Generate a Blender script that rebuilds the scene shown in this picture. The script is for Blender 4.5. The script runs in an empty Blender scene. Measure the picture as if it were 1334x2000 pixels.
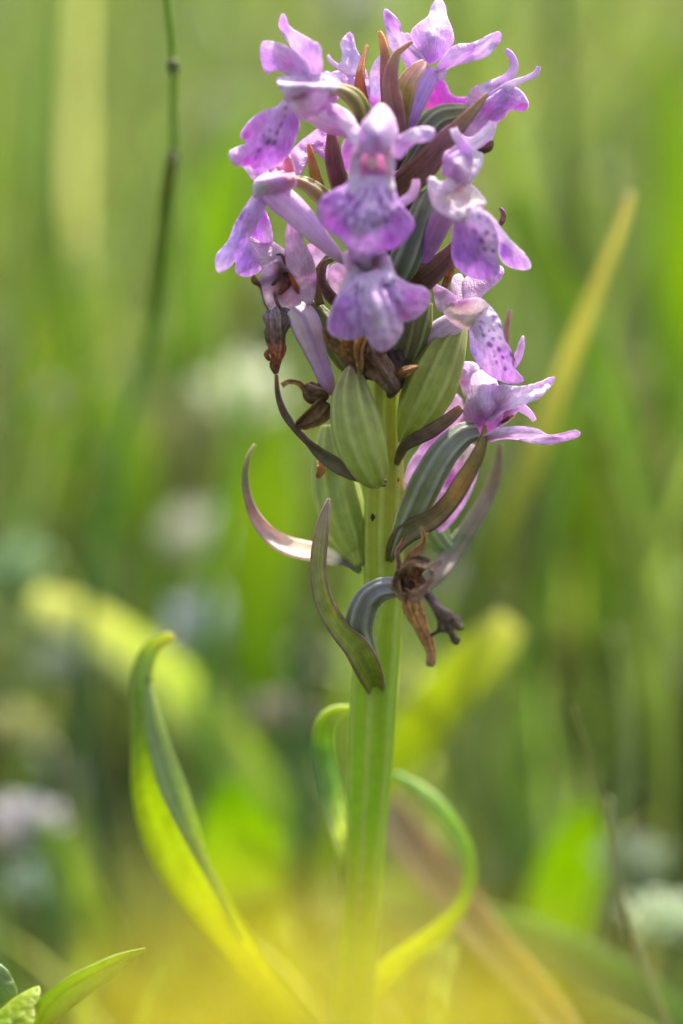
import bpy, math, random
import numpy as np
from mathutils import Vector, noise, geometry, Quaternion

random.seed(7); rng = np.random.default_rng(7)
sc = bpy.context.scene
R_ = math.radians

# ------------------------------------------------------------------ camera
PITCH = R_(14.0); FOC = 0.300; GZ = -0.070
CF = Vector((0, math.cos(PITCH), -math.sin(PITCH)))
CU = Vector((0, math.sin(PITCH), math.cos(PITCH)))
CR = Vector((1, 0, 0))
CAM = Vector((0, 0, 0.055)) - CF * FOC
cd = bpy.data.cameras.new('camera'); cam = bpy.data.objects.new('camera', cd)
sc.collection.objects.link(cam); sc.camera = cam
cam.location = CAM; cam.rotation_euler = (math.pi / 2 - PITCH, 0, 0)
cd.sensor_fit = 'VERTICAL'; cd.sensor_height = 36; cd.sensor_width = 24
cd.lens = 108.0; cd.clip_start = 0.005; cd.clip_end = 200
cd.dof.use_dof = True; cd.dof.focus_distance = FOC; cd.dof.aperture_fstop = 9.4

# ------------------------------------------------------------------ light
SUN_EL, SUN_ROT = R_(50), R_(18)
w = bpy.data.worlds.new('World'); sc.world = w; w.use_nodes = True
nt = w.node_tree; bg = nt.nodes['Background']
sky = nt.nodes.new('ShaderNodeTexSky'); sky.sky_type = 'NISHITA'; sky.sun_disc = False
sky.sun_elevation = SUN_EL; sky.sun_rotation = SUN_ROT; sky.air_density = .8; sky.dust_density = 3.5; sky.ozone_density = .3
hz = nt.nodes.new('ShaderNodeHueSaturation'); hz.inputs['Saturation'].default_value = .6
nt.links.new(sky.outputs[0], hz.inputs['Color']); nt.links.new(hz.outputs[0], bg.inputs[0]); bg.inputs[1].default_value = 0.15
sd = bpy.data.lights.new('sun', 'SUN'); sd.energy = 3.5; sd.angle = R_(0.5); sd.color = (1, .955, .88)
so = bpy.data.objects.new('sun', sd); sc.collection.objects.link(so)
sdir = Vector((math.sin(SUN_ROT) * math.cos(SUN_EL), math.cos(SUN_ROT) * math.cos(SUN_EL), math.sin(SUN_EL)))
so.rotation_euler = (-sdir).to_track_quat('-Z', 'Y').to_euler(); so.location = (0, 1, 3)
sc.view_settings.view_transform = 'Standard'; sc.view_settings.look = 'None'
sc.view_settings.exposure = 1.55; sc.view_settings.gamma = 1
sc.view_settings.use_curve_mapping = False
sc.cycles.use_denoising = True
sc.cycles.max_bounces = 8; sc.cycles.transmission_bounces = 6; sc.cycles.diffuse_bounces = 5
sc.cycles.sample_clamp_indirect = 6

# ------------------------------------------------------------------ colour
def lin(c):
    return np.array([((v / 255 + .055) / 1.055) ** 2.4 if v / 255 > .04045 else v / 255 / 12.92 for v in c])
PAL = dict(
    white=(238, 228, 240), pink=(238, 206, 228), pale=(228, 200, 232), lilac=(212, 170, 226), mauve=(200, 160, 194),
    purple=(188, 120, 210), deep=(168, 86, 190), magenta=(204, 98, 206), rose=(216, 140, 214), spot=(122, 28, 140),
    cream=(226, 220, 200), red=(176, 66, 96), brick=(170, 74, 40), dark=(40, 22, 14),
    brown=(104, 64, 38), dbrown=(62, 36, 26), tan=(182, 136, 78), gold=(176, 128, 56), umber=(84, 58, 44), orange=(196, 126, 74),
    maroon=(92, 50, 58), bmauve=(140, 92, 104), olive=(112, 116, 52), dolive=(84, 82, 48), ggrey=(112, 116, 90), bgrey=(124, 124, 126),
    green=(92, 128, 58), lgreen=(136, 164, 84), dgreen=(56, 84, 44), lime=(150, 172, 30), ylime=(176, 186, 40), yellow=(214, 196, 30),
    straw=(186, 160, 84), sage=(128, 156, 110), psage=(170, 190, 146), stem=(112, 140, 40), greyv=(150, 136, 156), pgrey=(196, 188, 184),
)
def C(k): return lin(PAL[k]) if isinstance(k, str) else lin(k)

# ------------------------------------------------------------------ projection: photograph point + distance -> place
def W(x, y, d=0.0):
    Z = FOC + d * 1e-3; s = 5e-5 * Z / FOC
    return CAM + CF * Z + CR * ((x - 667) * s) + CU * ((1000 - y) * s)
def PX(d): return 5e-5 * (FOC + d * 1e-3) / FOC

# ------------------------------------------------------------------ materials
def new_mat(name):
    m = bpy.data.materials.new(name); m.use_nodes = True
    n = m.node_tree; b = n.nodes['Principled BSDF']; return m, n, b
def N(n, t, **k):
    x = n.nodes.new(t)
    for a, v in k.items(): setattr(x, a, v)
    return x
def plant_mat(name, transl=.4, rough=.5, spec=.3, vein=.25, vscale=(60, 3), bump=.2, bscale=9000, tsat=1.15, tcol=(1, 1, 1), mott=.15, sss=0, mscale=900):
    m, n, b = new_mat(name); L = n.links.new
    at = N(n, 'ShaderNodeAttribute', attribute_name='Col')
    uv = N(n, 'ShaderNodeAttribute', attribute_name='uvp')
    mp = N(n, 'ShaderNodeMapping'); mp.inputs['Scale'].default_value = (vscale[0], vscale[1], 1)
    L(uv.outputs['Vector'], mp.inputs['Vector'])
    nv = N(n, 'ShaderNodeTexNoise'); nv.inputs['Scale'].default_value = 1; nv.inputs['Detail'].default_value = 3
    L(mp.outputs[0], nv.inputs['Vector'])
    rv = N(n, 'ShaderNodeMapRange'); rv.inputs[1].default_value = .35; rv.inputs[2].default_value = .65
    rv.inputs[3].default_value = 1 - vein; rv.inputs[4].default_value = 1 + vein * .35
    L(nv.outputs['Fac'], rv.inputs[0])
    ob = N(n, 'ShaderNodeTexCoord')
    nm = N(n, 'ShaderNodeTexNoise'); nm.inputs['Scale'].default_value = mscale; nm.inputs['Detail'].default_value = 4
    L(ob.outputs['Object'], nm.inputs['Vector'])
    rm = N(n, 'ShaderNodeMapRange'); rm.inputs[1].default_value = .3; rm.inputs[2].default_value = .7
    rm.inputs[3].default_value = 1 - mott; rm.inputs[4].default_value = 1 + mott
    L(nm.outputs['Fac'], rm.inputs[0])
    mu = N(n, 'ShaderNodeMath', operation='MULTIPLY'); L(rv.outputs[0], mu.inputs[0]); L(rm.outputs[0], mu.inputs[1])
    vm = N(n, 'ShaderNodeVectorMath', operation='SCALE'); L(at.outputs['Color'], vm.inputs[0]); L(mu.outputs[0], vm.inputs['Scale'])
    L(vm.outputs[0], b.inputs['Base Color'])
    b.inputs['Roughness'].default_value = rough; b.inputs['Specular IOR Level'].default_value = spec
    if sss:
        b.inputs['Subsurface Weight'].default_value = sss; b.inputs['Subsurface Radius'].default_value = (1, 1, .3)
        b.inputs['Subsurface Scale'].default_value = .0015
    vo = N(n, 'ShaderNodeTexVoronoi'); vo.inputs['Scale'].default_value = bscale; L(ob.outputs['Object'], vo.inputs['Vector'])
    ad = N(n, 'ShaderNodeMath', operation='ADD'); L(vo.outputs['Distance'], ad.inputs[0]); L(nv.outputs['Fac'], ad.inputs[1])
    bp = N(n, 'ShaderNodeBump'); bp.inputs['Strength'].default_value = bump; bp.inputs['Distance'].default_value = .00014
    L(ad.outputs[0], bp.inputs['Height']); L(bp.outputs[0], b.inputs['Normal'])
    if transl:
        hs = N(n, 'ShaderNodeHueSaturation'); hs.inputs['Saturation'].default_value = tsat; L(vm.outputs[0], hs.inputs['Color'])
        mc = N(n, 'ShaderNodeVectorMath', operation='MULTIPLY'); mc.inputs[1].default_value = tcol; L(hs.outputs[0], mc.inputs[0])
        tr = N(n, 'ShaderNodeBsdfTranslucent'); L(mc.outputs[0], tr.inputs['Color']); L(bp.outputs[0], tr.inputs['Normal'])
        mx = N(n, 'ShaderNodeMixShader'); mx.inputs[0].default_value = transl
        L(b.outputs[0], mx.inputs[1]); L(tr.outputs[0], mx.inputs[2]); L(mx.outputs[0], n.nodes['Material Output'].inputs[0])
    return m
MAT = dict(
    petal=plant_mat('petal', .48, .42, .4, .2, (26, 2.5), .6, 6000, 1.05, (1.0, .97, 1.04), .1),
    lip=plant_mat('lip', .42, .45, .35, .2, (20, 2.5), .6, 6000, 1.05, (1.0, .97, 1.04), .1),
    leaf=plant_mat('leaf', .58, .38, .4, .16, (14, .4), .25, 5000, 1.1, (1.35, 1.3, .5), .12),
    bract=plant_mat('bract', .36, .5, .22, .3, (10, .6), .4, 6000, 1.2, (1.3, 1.1, .8), .18),
    tube=plant_mat('tube', .2, .5, .2, .12, (8, .8), .35, 6000, 1, (1, 1, 1), .12, sss=.25),
    stem=plant_mat('stem', .32, .5, .2, .1, (6, .3), .25, 6000, 1.1, (1.2, 1.2, .6), .08, sss=.3),
    spur=plant_mat('spur', .25, .4, .35, .2, (10, 1.2), .35, 8000, 1.1, (1, 1, 1), .1),
    blossom=plant_mat('blossom', .45, .5, .3, .1, (6, .3), 0, 3000, 1.0, (1.05, 1.02, .9), .08, mscale=200),
    dry=plant_mat('dry', .25, .65, .3, .6, (9, 1.5), 1.0, 2500, 1.2, (1.4, 1.05, .65), .4, mscale=1800),
    grass=plant_mat('grass', .5, .4, .45, .1, (6, .3), 0, 3000, 1.0, (1.1, 1.15, .55), .1, mscale=60),
)

# ------------------------------------------------------------------ object helpers
def put(o, parent=None):
    sc.collection.objects.link(o)
    if parent is not None:
        o.parent = parent
        if parent.type == 'EMPTY': o.location = -parent.location
    return o
def mesh_obj(name, V, F, col, uv, mat, parent=None, thick=0, smooth=True):
    if mat in ('petal', 'lip', 'spur'): col = np.asarray(col) ** .68 * (1.03, .955, 1.03)
    if mat == 'dry': col = np.clip(col, 0, 1) ** .79
    if mat in ('tube', 'stem'): col = np.asarray(col) ** .8
    if mat == 'bract': col = np.asarray(col) ** .76 * (1, 1, .92)
    me = bpy.data.meshes.new(name)
    V = np.asarray(V, dtype=np.float32); me.from_pydata(V.tolist(), [], [tuple(f) for f in F])
    ca = me.color_attributes.new('Col', 'FLOAT_COLOR', 'POINT')
    c4 = np.ones((len(V), 4), np.float32); c4[:, :3] = np.clip(col, 0, 1); ca.data.foreach_set('color', c4.ravel())
    ua = me.attributes.new('uvp', 'FLOAT_VECTOR', 'POINT')
    u3 = np.zeros((len(V), 3), np.float32); u3[:, :2] = uv; ua.data.foreach_set('vector', u3.ravel())
    if smooth: me.polygons.foreach_set('use_smooth', [True] * len(me.polygons))
    me.materials.append(MAT[mat]); me.update()
    o = bpy.data.objects.new(name, me); put(o, parent)
    if thick:
        s = o.modifiers.new('thickness', 'SOLIDIFY'); s.thickness = thick * 1e-3; s.offset = 0
    return o
def thing(name, label, cat, loc, group=None):
    o = bpy.data.objects.new(name, None); sc.collection.objects.link(o); o.location = loc
    o.empty_display_size = .01
    o['label'] = label; o['category'] = cat
    if group: o['group'] = group
    bpy.context.view_layer.update()
    return o

def catmull(P, n, closed=False):
    P = np.asarray(P, float); out = []; m = len(P)
    rngi = range(m) if closed else range(m - 1)
    for i in rngi:
        if closed: a, b, c, d = P[(i - 1) % m], P[i], P[(i + 1) % m], P[(i + 2) % m]
        else: a, b, c, d = P[max(i - 1, 0)], P[i], P[i + 1], P[min(i + 2, m - 1)]
        for k in range(n):
            t = k / n
            out.append(.5 * ((2 * b) + (c - a) * t + (2 * a - 5 * b + 4 * c - d) * t * t + (3 * b - a - 3 * c + d) * t ** 3))
    if not closed: out.append(P[-1])
    return np.array(out)

def tps(ctrl):
    c = np.array(ctrl, float); n = len(c)
    if n == 1: return lambda q: np.full(len(q), c[0, 2])
    if n == 2:
        v = c[1, :2] - c[0, :2]; L2 = v @ v
        return lambda q: c[0, 2] + np.clip(((q - c[0, :2]) @ v) / L2, -.4, 1.4) * (c[1, 2] - c[0, 2])
    P = c[:, :2] / 50; K = lambda r: np.where(r > 1e-9, r * r * np.log(np.maximum(r, 1e-9)), 0)
    A = np.zeros((n + 3, n + 3)); A[:n, :n] = K(np.linalg.norm(P[:, None] - P[None], axis=2)) + np.eye(n) * .02
    A[:n, n] = 1; A[:n, n + 1:] = P; A[n, :n] = 1; A[n + 1:, :n] = P.T
    b = np.zeros(n + 3); b[:n] = c[:, 2]; s = np.linalg.lstsq(A, b, rcond=None)[0]
    def f(q):
        q = q / 50; return K(np.linalg.norm(q[:, None] - P[None], axis=2)) @ s[:n] + s[n] + q @ s[n + 1:]
    return f
def idw(cols, q, p=2.6):
    P = np.array([c[:2] for c in cols], float); K = np.array([C(c[2]) for c in cols])
    d = np.linalg.norm(q[:, None] - P[None], axis=2) + 2; wt = d ** -p
    return (wt @ K) / wt.sum(1, keepdims=True)

def patch(name, parent, outline, dep, cols, bulge=.6, R=22, step=4, thick=.13, mat='petal', base=None, spots=(), crump=.3, edge=None, edgew=6, fold=None):
    """a petal cut to its outline, curved in depth; fold=(x0,y0,x1,y1,depth mm) presses a crease along a line"""
    O = catmull(outline, 6, True)
    keep = [O[0]]
    for q in O[1:]:
        if np.linalg.norm(q - keep[-1]) > step * .7: keep.append(q)
    if np.linalg.norm(keep[0] - keep[-1]) < step * .5: keep.pop()
    O = np.array(keep); nO = len(O)
    x0, y0 = O.min(0); x1, y1 = O.max(0)
    g = []; r = 0; yy = y0
    while yy < y1:
        xs = np.arange(x0 + (step / 2 if r % 2 else 0), x1, step)
        g += [(x, yy) for x in xs]; yy += step * .87; r += 1
    g = np.array(g)
    A = O; B = np.roll(O, -1, 0)
    def dist(q):
        AB = B - A; t = np.clip(((q[:, None] - A) * AB).sum(2) / ((AB ** 2).sum(1) + 1e-9), 0, 1)
        return np.linalg.norm(q[:, None] - (A + AB * t[..., None]), axis=2).min(1)
    inside = np.zeros(len(g), bool)
    for a, b in zip(A, B):
        c = ((a[1] > g[:, 1]) != (b[1] > g[:, 1])) & (g[:, 0] < (b[0] - a[0]) * (g[:, 1] - a[1]) / (b[1] - a[1] + 1e-12) + a[0])
        inside ^= c
    g = g[inside]; g = g[dist(g) > step * .45] if len(g) else g.reshape(0, 2)
    pts = [Vector(p) for p in O] + [Vector(p) for p in g]
    vs, _, fs, *_ = geometry.delaunay_2d_cdt(pts, [(i, (i + 1) % nO) for i in range(nO)], [], 1, 1e-4)
    q = np.array([tuple(v) for v in vs]); ds = dist(q)
    dd = [c[2] for c in dep]; dz = np.clip(tps(dep)(q), min(dd) - 1.5, max(dd) + 1.5) - bulge * (1 - np.exp(-ds / R))
    for f_ in ([fold] if isinstance(fold, tuple) else fold or []):
        a = np.array(f_[:2], float); b = np.array(f_[2:4], float); ab = b - a
        t = np.clip(((q - a) @ ab) / (ab @ ab), 0, 1); fd = np.linalg.norm(q - (a + ab * t[:, None]), axis=1)
        dz = dz + f_[4] * np.exp(-(fd / 9) ** 2)
    sd_ = random.random() * 90
    if edge is None and mat in ('petal', 'lip'): edge, edgew = 'pale', 3
    nz = np.array([noise.noise(Vector((p[0] / 16, p[1] / 16, sd_))) + .5 * noise.noise(Vector((p[0] / 7, p[1] / 7, sd_))) for p in q])
    dz = dz + crump * nz
    V = np.array([W(p[0], p[1], z) for p, z in zip(q, dz)])
    col = idw(cols, q)
    if edge:
        e = np.exp(-(ds / edgew) ** 2)[:, None] * .8; col = col * (1 - e) + C(edge) * e
    sc_ = C('spot')
    for s in spots:
        x, y, l, wd, an = s[:5]; k = s[5] if len(s) > 5 else .85
        v = q - (x, y); ca, sa = math.cos(R_(an)), math.sin(R_(an))
        u_ = (v[:, 0] * ca + v[:, 1] * sa) / l; w_ = (-v[:, 0] * sa + v[:, 1] * ca) / wd
        e = (k * np.clip(1.35 - (u_ ** 2 + w_ ** 2), 0, 1))[:, None]; col = col * (1 - e) + sc_ * e
    b = np.array(base if base else outline[0], float); v = q - b
    # radial veins: direction fan measured from the base
    mid = q.mean(0) - b; m = math.atan2(mid[1], mid[0])
    an = (np.arctan2(v[:, 1], v[:, 0]) - m + math.pi) % (2 * math.pi) - math.pi
    rd = np.linalg.norm(v, axis=1)
    uv = np.stack([an * np.minimum(rd / 30, 1), rd * .02], 1)
    return mesh_obj(name, V, fs, col, uv, mat, parent, thick)

def frames(Q):
    T = np.gradient(Q, axis=0); T /= np.linalg.norm(T, axis=1, keepdims=True) + 1e-12
    vd = Q - np.array(CAM); vd /= np.linalg.norm(vd, axis=1, keepdims=True)
    S = np.cross(T, vd); S /= np.linalg.norm(S, axis=1, keepdims=True) + 1e-9
    for i in range(1, len(S)):
        if S[i] @ S[i - 1] < 0: S[i] *= -1
    return T, S, np.cross(T, S)

def strip(name, parent, st, cols, cup=.3, across=8, sub=8, thick=.2, mat='bract', edge=None, wave=0, seed=0, world=False, backcol=None):
    """a blade: stations (x, y, depth, half width, tilt in degrees); cols run along it"""
    st = [tuple(s) + (0,) * (5 - len(s)) for s in st]; S0 = catmull(st, sub)
    Q = np.array([tuple(W(s[0], s[1], s[2])) for s in S0]); hw = np.array([max(s[3], .6) * PX(s[2]) for s in S0]); tl = np.radians(S0[:, 4])
    T, S, U = frames(Q)
    D = S * np.cos(tl)[:, None] + U * np.sin(tl)[:, None]; Nn = np.cross(T, D)
    V = []; col = []; uv = []; n = len(Q); ck = np.array([C(c) for c in cols])
    ln = np.concatenate([[0], np.cumsum(np.linalg.norm(np.diff(Q, axis=0), axis=1))]) * 1000
    for i in range(n):
        t = i / (n - 1) * (len(ck) - 1); a = min(int(t), len(ck) - 2) if len(ck) > 1 else 0
        c = ck[a] * (1 - (t - a)) + ck[min(a + 1, len(ck) - 1)] * (t - a)
        for j in range(across + 1):
            s = j / across * 2 - 1
            wv = wave * 1e-3 * noise.noise(Vector((ln[i] * .25, s * 1.3, seed + 3.1))) * abs(s)
            V.append(Q[i] + D[i] * hw[i] * s + Nn[i] * (cup * hw[i] * s * s + wv))
            k = c
            if edge is not None: e = max(0, abs(s) - .78) / .22 * .7; k = c * (1 - e) + C(edge) * e
            k = k * (1 - .18 * math.exp(-(s / .1) ** 2)); col.append(k); uv.append((s, ln[i] * .1))
    F = [(i * (across + 1) + j, i * (across + 1) + j + 1, (i + 1) * (across + 1) + j + 1, (i + 1) * (across + 1) + j) for i in range(n - 1) for j in range(across)]
    return mesh_obj(name, V, F, np.array(col), np.array(uv), mat, parent, thick)

def tube(name, parent, st, cols, ribs=0, rib=.12, ribcol=None, flat=1.0, ring=24, sub=7, mat='tube', lump=0, seed=0, twist=0, phase=0):
    """a rounded body: stations (x, y, depth, radius)"""
    S0 = catmull(st, sub); Q = np.array([tuple(W(s[0], s[1], s[2])) for s in S0]); r = np.array([max(s[3], .5) * PX(s[2]) for s in S0])
    T, S, U = frames(Q); n = len(Q); ck = np.array([C(c) for c in cols]); V = []; col = []; uv = []
    ln = np.concatenate([[0], np.cumsum(np.linalg.norm(np.diff(Q, axis=0), axis=1))]) * 1000
    if ribs: ring = max(ring, ribs * 8)
    for i in range(n):
        t = i / (n - 1) * (len(ck) - 1); a = min(int(t), max(len(ck) - 2, 0))
        c = ck[a] * (1 - (t - a)) + ck[min(a + 1, len(ck) - 1)] * (t - a)
        for j in range(ring):
            th = 2 * math.pi * j / ring; k = 1; cc = c
            if ribs:
                x = math.cos(ribs * th + twist * i / n * 6.28 + phase); k += rib * (max(x, -.5)) - rib * .2
                if ribcol is not None: e = max(0, x - .25) / .75 * .85; cc = c * (1 - e) + C(ribcol) * e
            if lump: k += lump * noise.noise(Vector((math.cos(th) * 1.2, math.sin(th) * 1.2, ln[i] * .5 + seed)))
            V.append(Q[i] + (S[i] * math.cos(th) + U[i] * math.sin(th) * flat) * r[i] * k); col.append(cc); uv.append((th, ln[i] * .1))
    F = [(i * ring + j, i * ring + (j + 1) % ring, (i + 1) * ring + (j + 1) % ring, (i + 1) * ring + j) for i in range(n - 1) for j in range(ring)]
    F.append(tuple(range(ring))[::-1]); F.append(tuple(range((n - 1) * ring, n * ring)))
    return mesh_obj(name, V, F, np.array(col), np.array(uv), mat, parent)

def dashes(bx, by, a0, a1, radii, seed, l=6, w=2.6, k=.75):
    rr = random.Random(seed); out = []
    for r in radii:
        m = max(2, int(abs(a1 - a0) * r / 57 / 17))
        for i in range(m):
            a = a0 + (a1 - a0) * (i + .5 + rr.uniform(-.3, .3)) / m; q = r + rr.uniform(-6, 6)
            out.append((bx + q * math.cos(R_(a)), by + q * math.sin(R_(a)), l * rr.uniform(.6, 1.5), w * rr.uniform(.7, 1.3), a + rr.uniform(-15, 15), k * rr.uniform(.5, 1)))
    return out

# ------------------------------------------------------------------ the setting: ground
def ground():
    n = 60; rr = np.concatenate([np.linspace(0, 3, 40), np.geomspace(3.3, 120, 20)]); V = [(0, .5, GZ)]; F = []
    for i, r in enumerate(rr[1:]):
        for j in range(n):
            a = 2 * math.pi * j / n; x, y = r * math.cos(a), .5 + r * math.sin(a)
            V.append((x, y, GZ + .006 * noise.noise(Vector((x * 9, y * 9, 0))) + min(r / 30, 1) * .5 * noise.noise(Vector((x * .1, y * .1, 4)))))
    for j in range(n): F.append((0, 1 + j, 1 + (j + 1) % n))
    for i in range(len(rr) - 2):
        for j in range(n):
            a = 1 + i * n; F.append((a + j, a + n + j, a + n + (j + 1) % n, a + (j + 1) % n))
    m, nn, b = new_mat('meadow_soil'); L = nn.links.new
    tc = N(nn, 'ShaderNodeTexCoord'); no = N(nn, 'ShaderNodeTexNoise'); no.inputs['Scale'].default_value = 14; no.inputs['Detail'].default_value = 8
    L(tc.outputs['Object'], no.inputs['Vector']); cr = N(nn, 'ShaderNodeValToRGB')
    cr.color_ramp.elements[0].position = .35; cr.color_ramp.elements[0].color = (.02, .028, .008, 1)
    cr.color_ramp.elements[1].position = .7; cr.color_ramp.elements[1].color = (.07, .1, .02, 1)
    L(no.outputs['Fac'], cr.inputs[0]); L(cr.outputs[0], b.inputs['Base Color']); b.inputs['Roughness'].default_value = 1; b.inputs['Specular IOR Level'].default_value = .05
    me = bpy.data.meshes.new('ground'); me.from_pydata(V, [], F); me.materials.append(m)
    me.polygons.foreach_set('use_smooth', [True] * len(me.polygons))
    o = bpy.data.objects.new('ground', me); sc.collection.objects.link(o); o['kind'] = 'structure'
ground()

def grass_mass(name, n, area, hfun, wd, cols, label, seed, segs=6):
    g = np.random.default_rng(seed); X, Y = area(g, n); n = len(X)
    H = hfun(Y, g); wdt = g.uniform(wd[0], wd[1], n) * (1 + np.clip(Y - .5, 0, 3) * .25); a = g.uniform(0, 2 * np.pi, n); lean = g.uniform(.1, .95, n) * H
    fa = g.uniform(0, 2 * np.pi, n); pal = np.array([C(c) for c in cols]); ci = g.integers(0, len(pal), n)
    cl = np.array([noise.noise(Vector((x * 26, y * 12, seed))) + .9 * noise.noise(Vector((x * 70, y * 30, seed))) for x, y in zip(X, Y)])
    base = pal[ci] * np.clip(.58 + 1.3 * cl, .1, 1.6)[:, None] * g.uniform(.4, 1.45, (n, 1)) * (1 + g.uniform(-.08, .08, (n, 3))); H = H * np.clip(1 + 1.1 * cl, .5, 1.6)
    V = np.zeros((n, segs * 2 + 1, 3), np.float32); K = np.zeros((n, segs * 2 + 1, 3)); U = np.zeros((n, segs * 2 + 1, 2))
    for s in range(segs + 1):
        t = s / segs; cx = X + np.cos(a) * lean * t ** 2; cy = Y + np.sin(a) * lean * t ** 2; cz = GZ - .004 + H * (t - .25 * t * t * (lean / H))
        wv = wdt * (1 - t ** 2.2)
        for k, sg in enumerate((-1, 1)) if s < segs else ((0, 0),):
            i = s * 2 + k if s < segs else segs * 2
            V[:, i, 0] = cx + np.cos(fa + t) * wv * sg; V[:, i, 1] = cy + np.sin(fa + t) * wv * sg; V[:, i, 2] = cz
            K[:, i] = base * (1 + .1 * t); U[:, i, 0] = sg; U[:, i, 1] = t * 3
    f = [(2 * s, 2 * s + 1, 2 * s + 3, 2 * s + 2) for s in range(segs - 1)]; off = np.arange(n)[:, None, None] * (segs * 2 + 1)
    Fq = (np.array(f)[None] + off).reshape(-1, 4); Ft = (np.array([[segs * 2 - 2, segs * 2 - 1, segs * 2]])[None] + off).reshape(-1, 3)
    nv = n * (segs * 2 + 1); me = bpy.data.meshes.new(name); nl = len(Fq) * 4 + len(Ft) * 3
    me.vertices.add(nv); me.vertices.foreach_set('co', V.reshape(-1)); me.loops.add(nl)
    me.loops.foreach_set('vertex_index', np.concatenate([Fq.reshape(-1), Ft.reshape(-1)]).astype(np.int32))
    me.polygons.add(len(Fq) + len(Ft)); tot = np.concatenate([np.full(len(Fq), 4), np.full(len(Ft), 3)]); st = np.concatenate([[0], np.cumsum(tot)[:-1]])
    me.polygons.foreach_set('loop_start', st.astype(np.int32)); me.polygons.foreach_set('use_smooth', [True] * len(tot)); me.update(calc_edges=True)
    c4 = np.ones((nv, 4), np.float32); c4[:, :3] = K.reshape(-1, 3); me.color_attributes.new('Col', 'FLOAT_COLOR', 'POINT').data.foreach_set('color', c4.ravel())
    u3 = np.zeros((nv, 3), np.float32); u3[:, :2] = U.reshape(-1, 2); me.attributes.new('uvp', 'FLOAT_VECTOR', 'POINT').data.foreach_set('vector', u3.ravel())
    me.materials.append(MAT['grass']); o = bpy.data.objects.new(name, me); sc.collection.objects.link(o)
    o['kind'] = 'stuff'; o['label'] = label; o['category'] = 'grass'
def fan(y0, y1, spread):
    def f(g, n):
        Y = y0 + (y1 - y0) * g.uniform(0, 1, n) ** .8; return g.uniform(-1, 1, n) * (.14 + spread * Y), Y
    return f
GR = [(92, 112, 58), (106, 128, 62), (80, 100, 56), (122, 140, 60), (108, 122, 84), (170, 166, 120), (122, 138, 98)]
grass_mass('meadow_grass', 30000, fan(.25, 3.0, .28), lambda Y, g: g.uniform(.05, .13, len(Y)) + .03 * np.clip(Y - .4, 0, 1.5) + (g.uniform(0, 1, len(Y)) > .9) * .05 * (Y > .4),
           (.0008, .0020), GR, 'tall green meadow grass filling the blurred background', 3)
grass_mass('low_grass', 11000, lambda g, n: (g.uniform(-.3, .3, n), g.uniform(-.5, .36, n)), lambda Y, g: g.uniform(.015, .045, len(Y)),
           (.0008, .0018), GR, 'short green grass round the foot of the orchid', 5)

# ------------------------------------------------------------------ the orchid: one plant, its stem, flowers, bracts, capsules and leaves are parts
base = W(655, 3120, 44)
orchid = thing('orchid_plant', 'tall lilac orchid in sharp focus with green capsules below its flowers', 'orchid', base)
P = orchid
stem = tube('stem', P, [(748, 330, 3, 12), (752, 480, 3, 18), (754, 620, 3, 23), (755, 740, 4, 27), (753, 860, 5, 31), (750, 960, 6, 37), (748, 1060, 7, 38), (748, 1160, 8, 38), (738, 1260, 9, 43), (728, 1380, 11, 45),
    (722, 1500, 14, 42), (714, 1620, 17, 38), (706, 1750, 21, 37), (697, 1880, 24, 38), (685, 2050, 28, 40), (668, 2500, 36, 44), (655, 3140, 46, 46)],
    ['dolive', (116, 118, 50), (134, 136, 50), (138, 148, 46), (134, 158, 38), (136, 168, 34), (144, 180, 36), (152, 186, 44), (140, 160, 50)], ribs=7, rib=.08, ribcol=(158, 172, 84), mat='stem', phase=.8, ring=72)
tube('stem_blemish', stem, [(727, 1003, 4.1, 1), (728, 1010, 4.0, 5), (727, 1018, 4.1, 1)], ['dark'], flat=.4)
for x, y in ((779, 938), (741, 1180)):
    tube('stem_blemish', stem, [(x, y - 5, 4.4, 1), (x, y, 4.3, 3), (x + 1, y + 5, 4.4, 1)], ['dark'], flat=.4)

def sub(*a, **k): return patch(*a, **k)

# capsules
def capsule(st, cols, rc, seed, d=0, ribs=9, tip=None, **k):
    c = tube('capsule', P, st, cols, ribs=ribs, rib=.08, ribcol=tuple(int(.55*a+.45*b) for a, b in zip(rc, PAL.get(cols[2], cols[2]) if isinstance(cols[2], str) else cols[2])) if len(cols) > 2 else rc, mat='tube', lump=.03, seed=seed, phase=seed, **k)
    if tip: tube('withered_tip', c, tip, ['umber', 'dbrown'], ribs=5, rib=.3, mat='dry', lump=.3)
    return c
capsule([(690, 716, -3, 9), (688, 738, -3.4, 24), (688, 780, -4, 40), (696, 830, -4.4, 49), (708, 875, -4.2, 48), (722, 912, -3.4, 38), (732, 934, -2, 22), (738, 944, 0, 8)],
    ['bmauve', (126, 122, 70), (138, 146, 66), (146, 158, 62), (150, 162, 58), (136, 142, 50)], (190, 196, 110), 1, twist=.28)
capsule([(898, 630, 2, 16), (886, 655, 1.4, 28), (866, 700, .6, 42), (844, 750, 0, 50), (822, 795, .4, 44), (802, 832, 1.6, 30), (786, 862, 3, 10)],
    [(128, 128, 80), (128, 138, 62), (138, 150, 58), (142, 154, 50), (126, 134, 44)], (180, 188, 104), 2.2, twist=.2)
capsule([(642, 830, 8, 14), (646, 870, 8, 30), (652, 930, 8, 42), (664, 990, 8, 45), (680, 1040, 8, 38), (694, 1080, 8, 22), (702, 1104, 7, 8)],
    [(130, 132, 80), (132, 148, 70), (142, 160, 68), (148, 164, 62), (140, 150, 56)], (176, 190, 100), .5, twist=.2)
capsule([(900, 1040, 13, 10), (878, 1070, 12.6, 16), (856, 1050, 12, 24), (842, 1010, 12, 24), (835, 980, 12, 10)], [(110, 128, 84), (100, 120, 74)], (140, 160, 110), .2)
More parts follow.
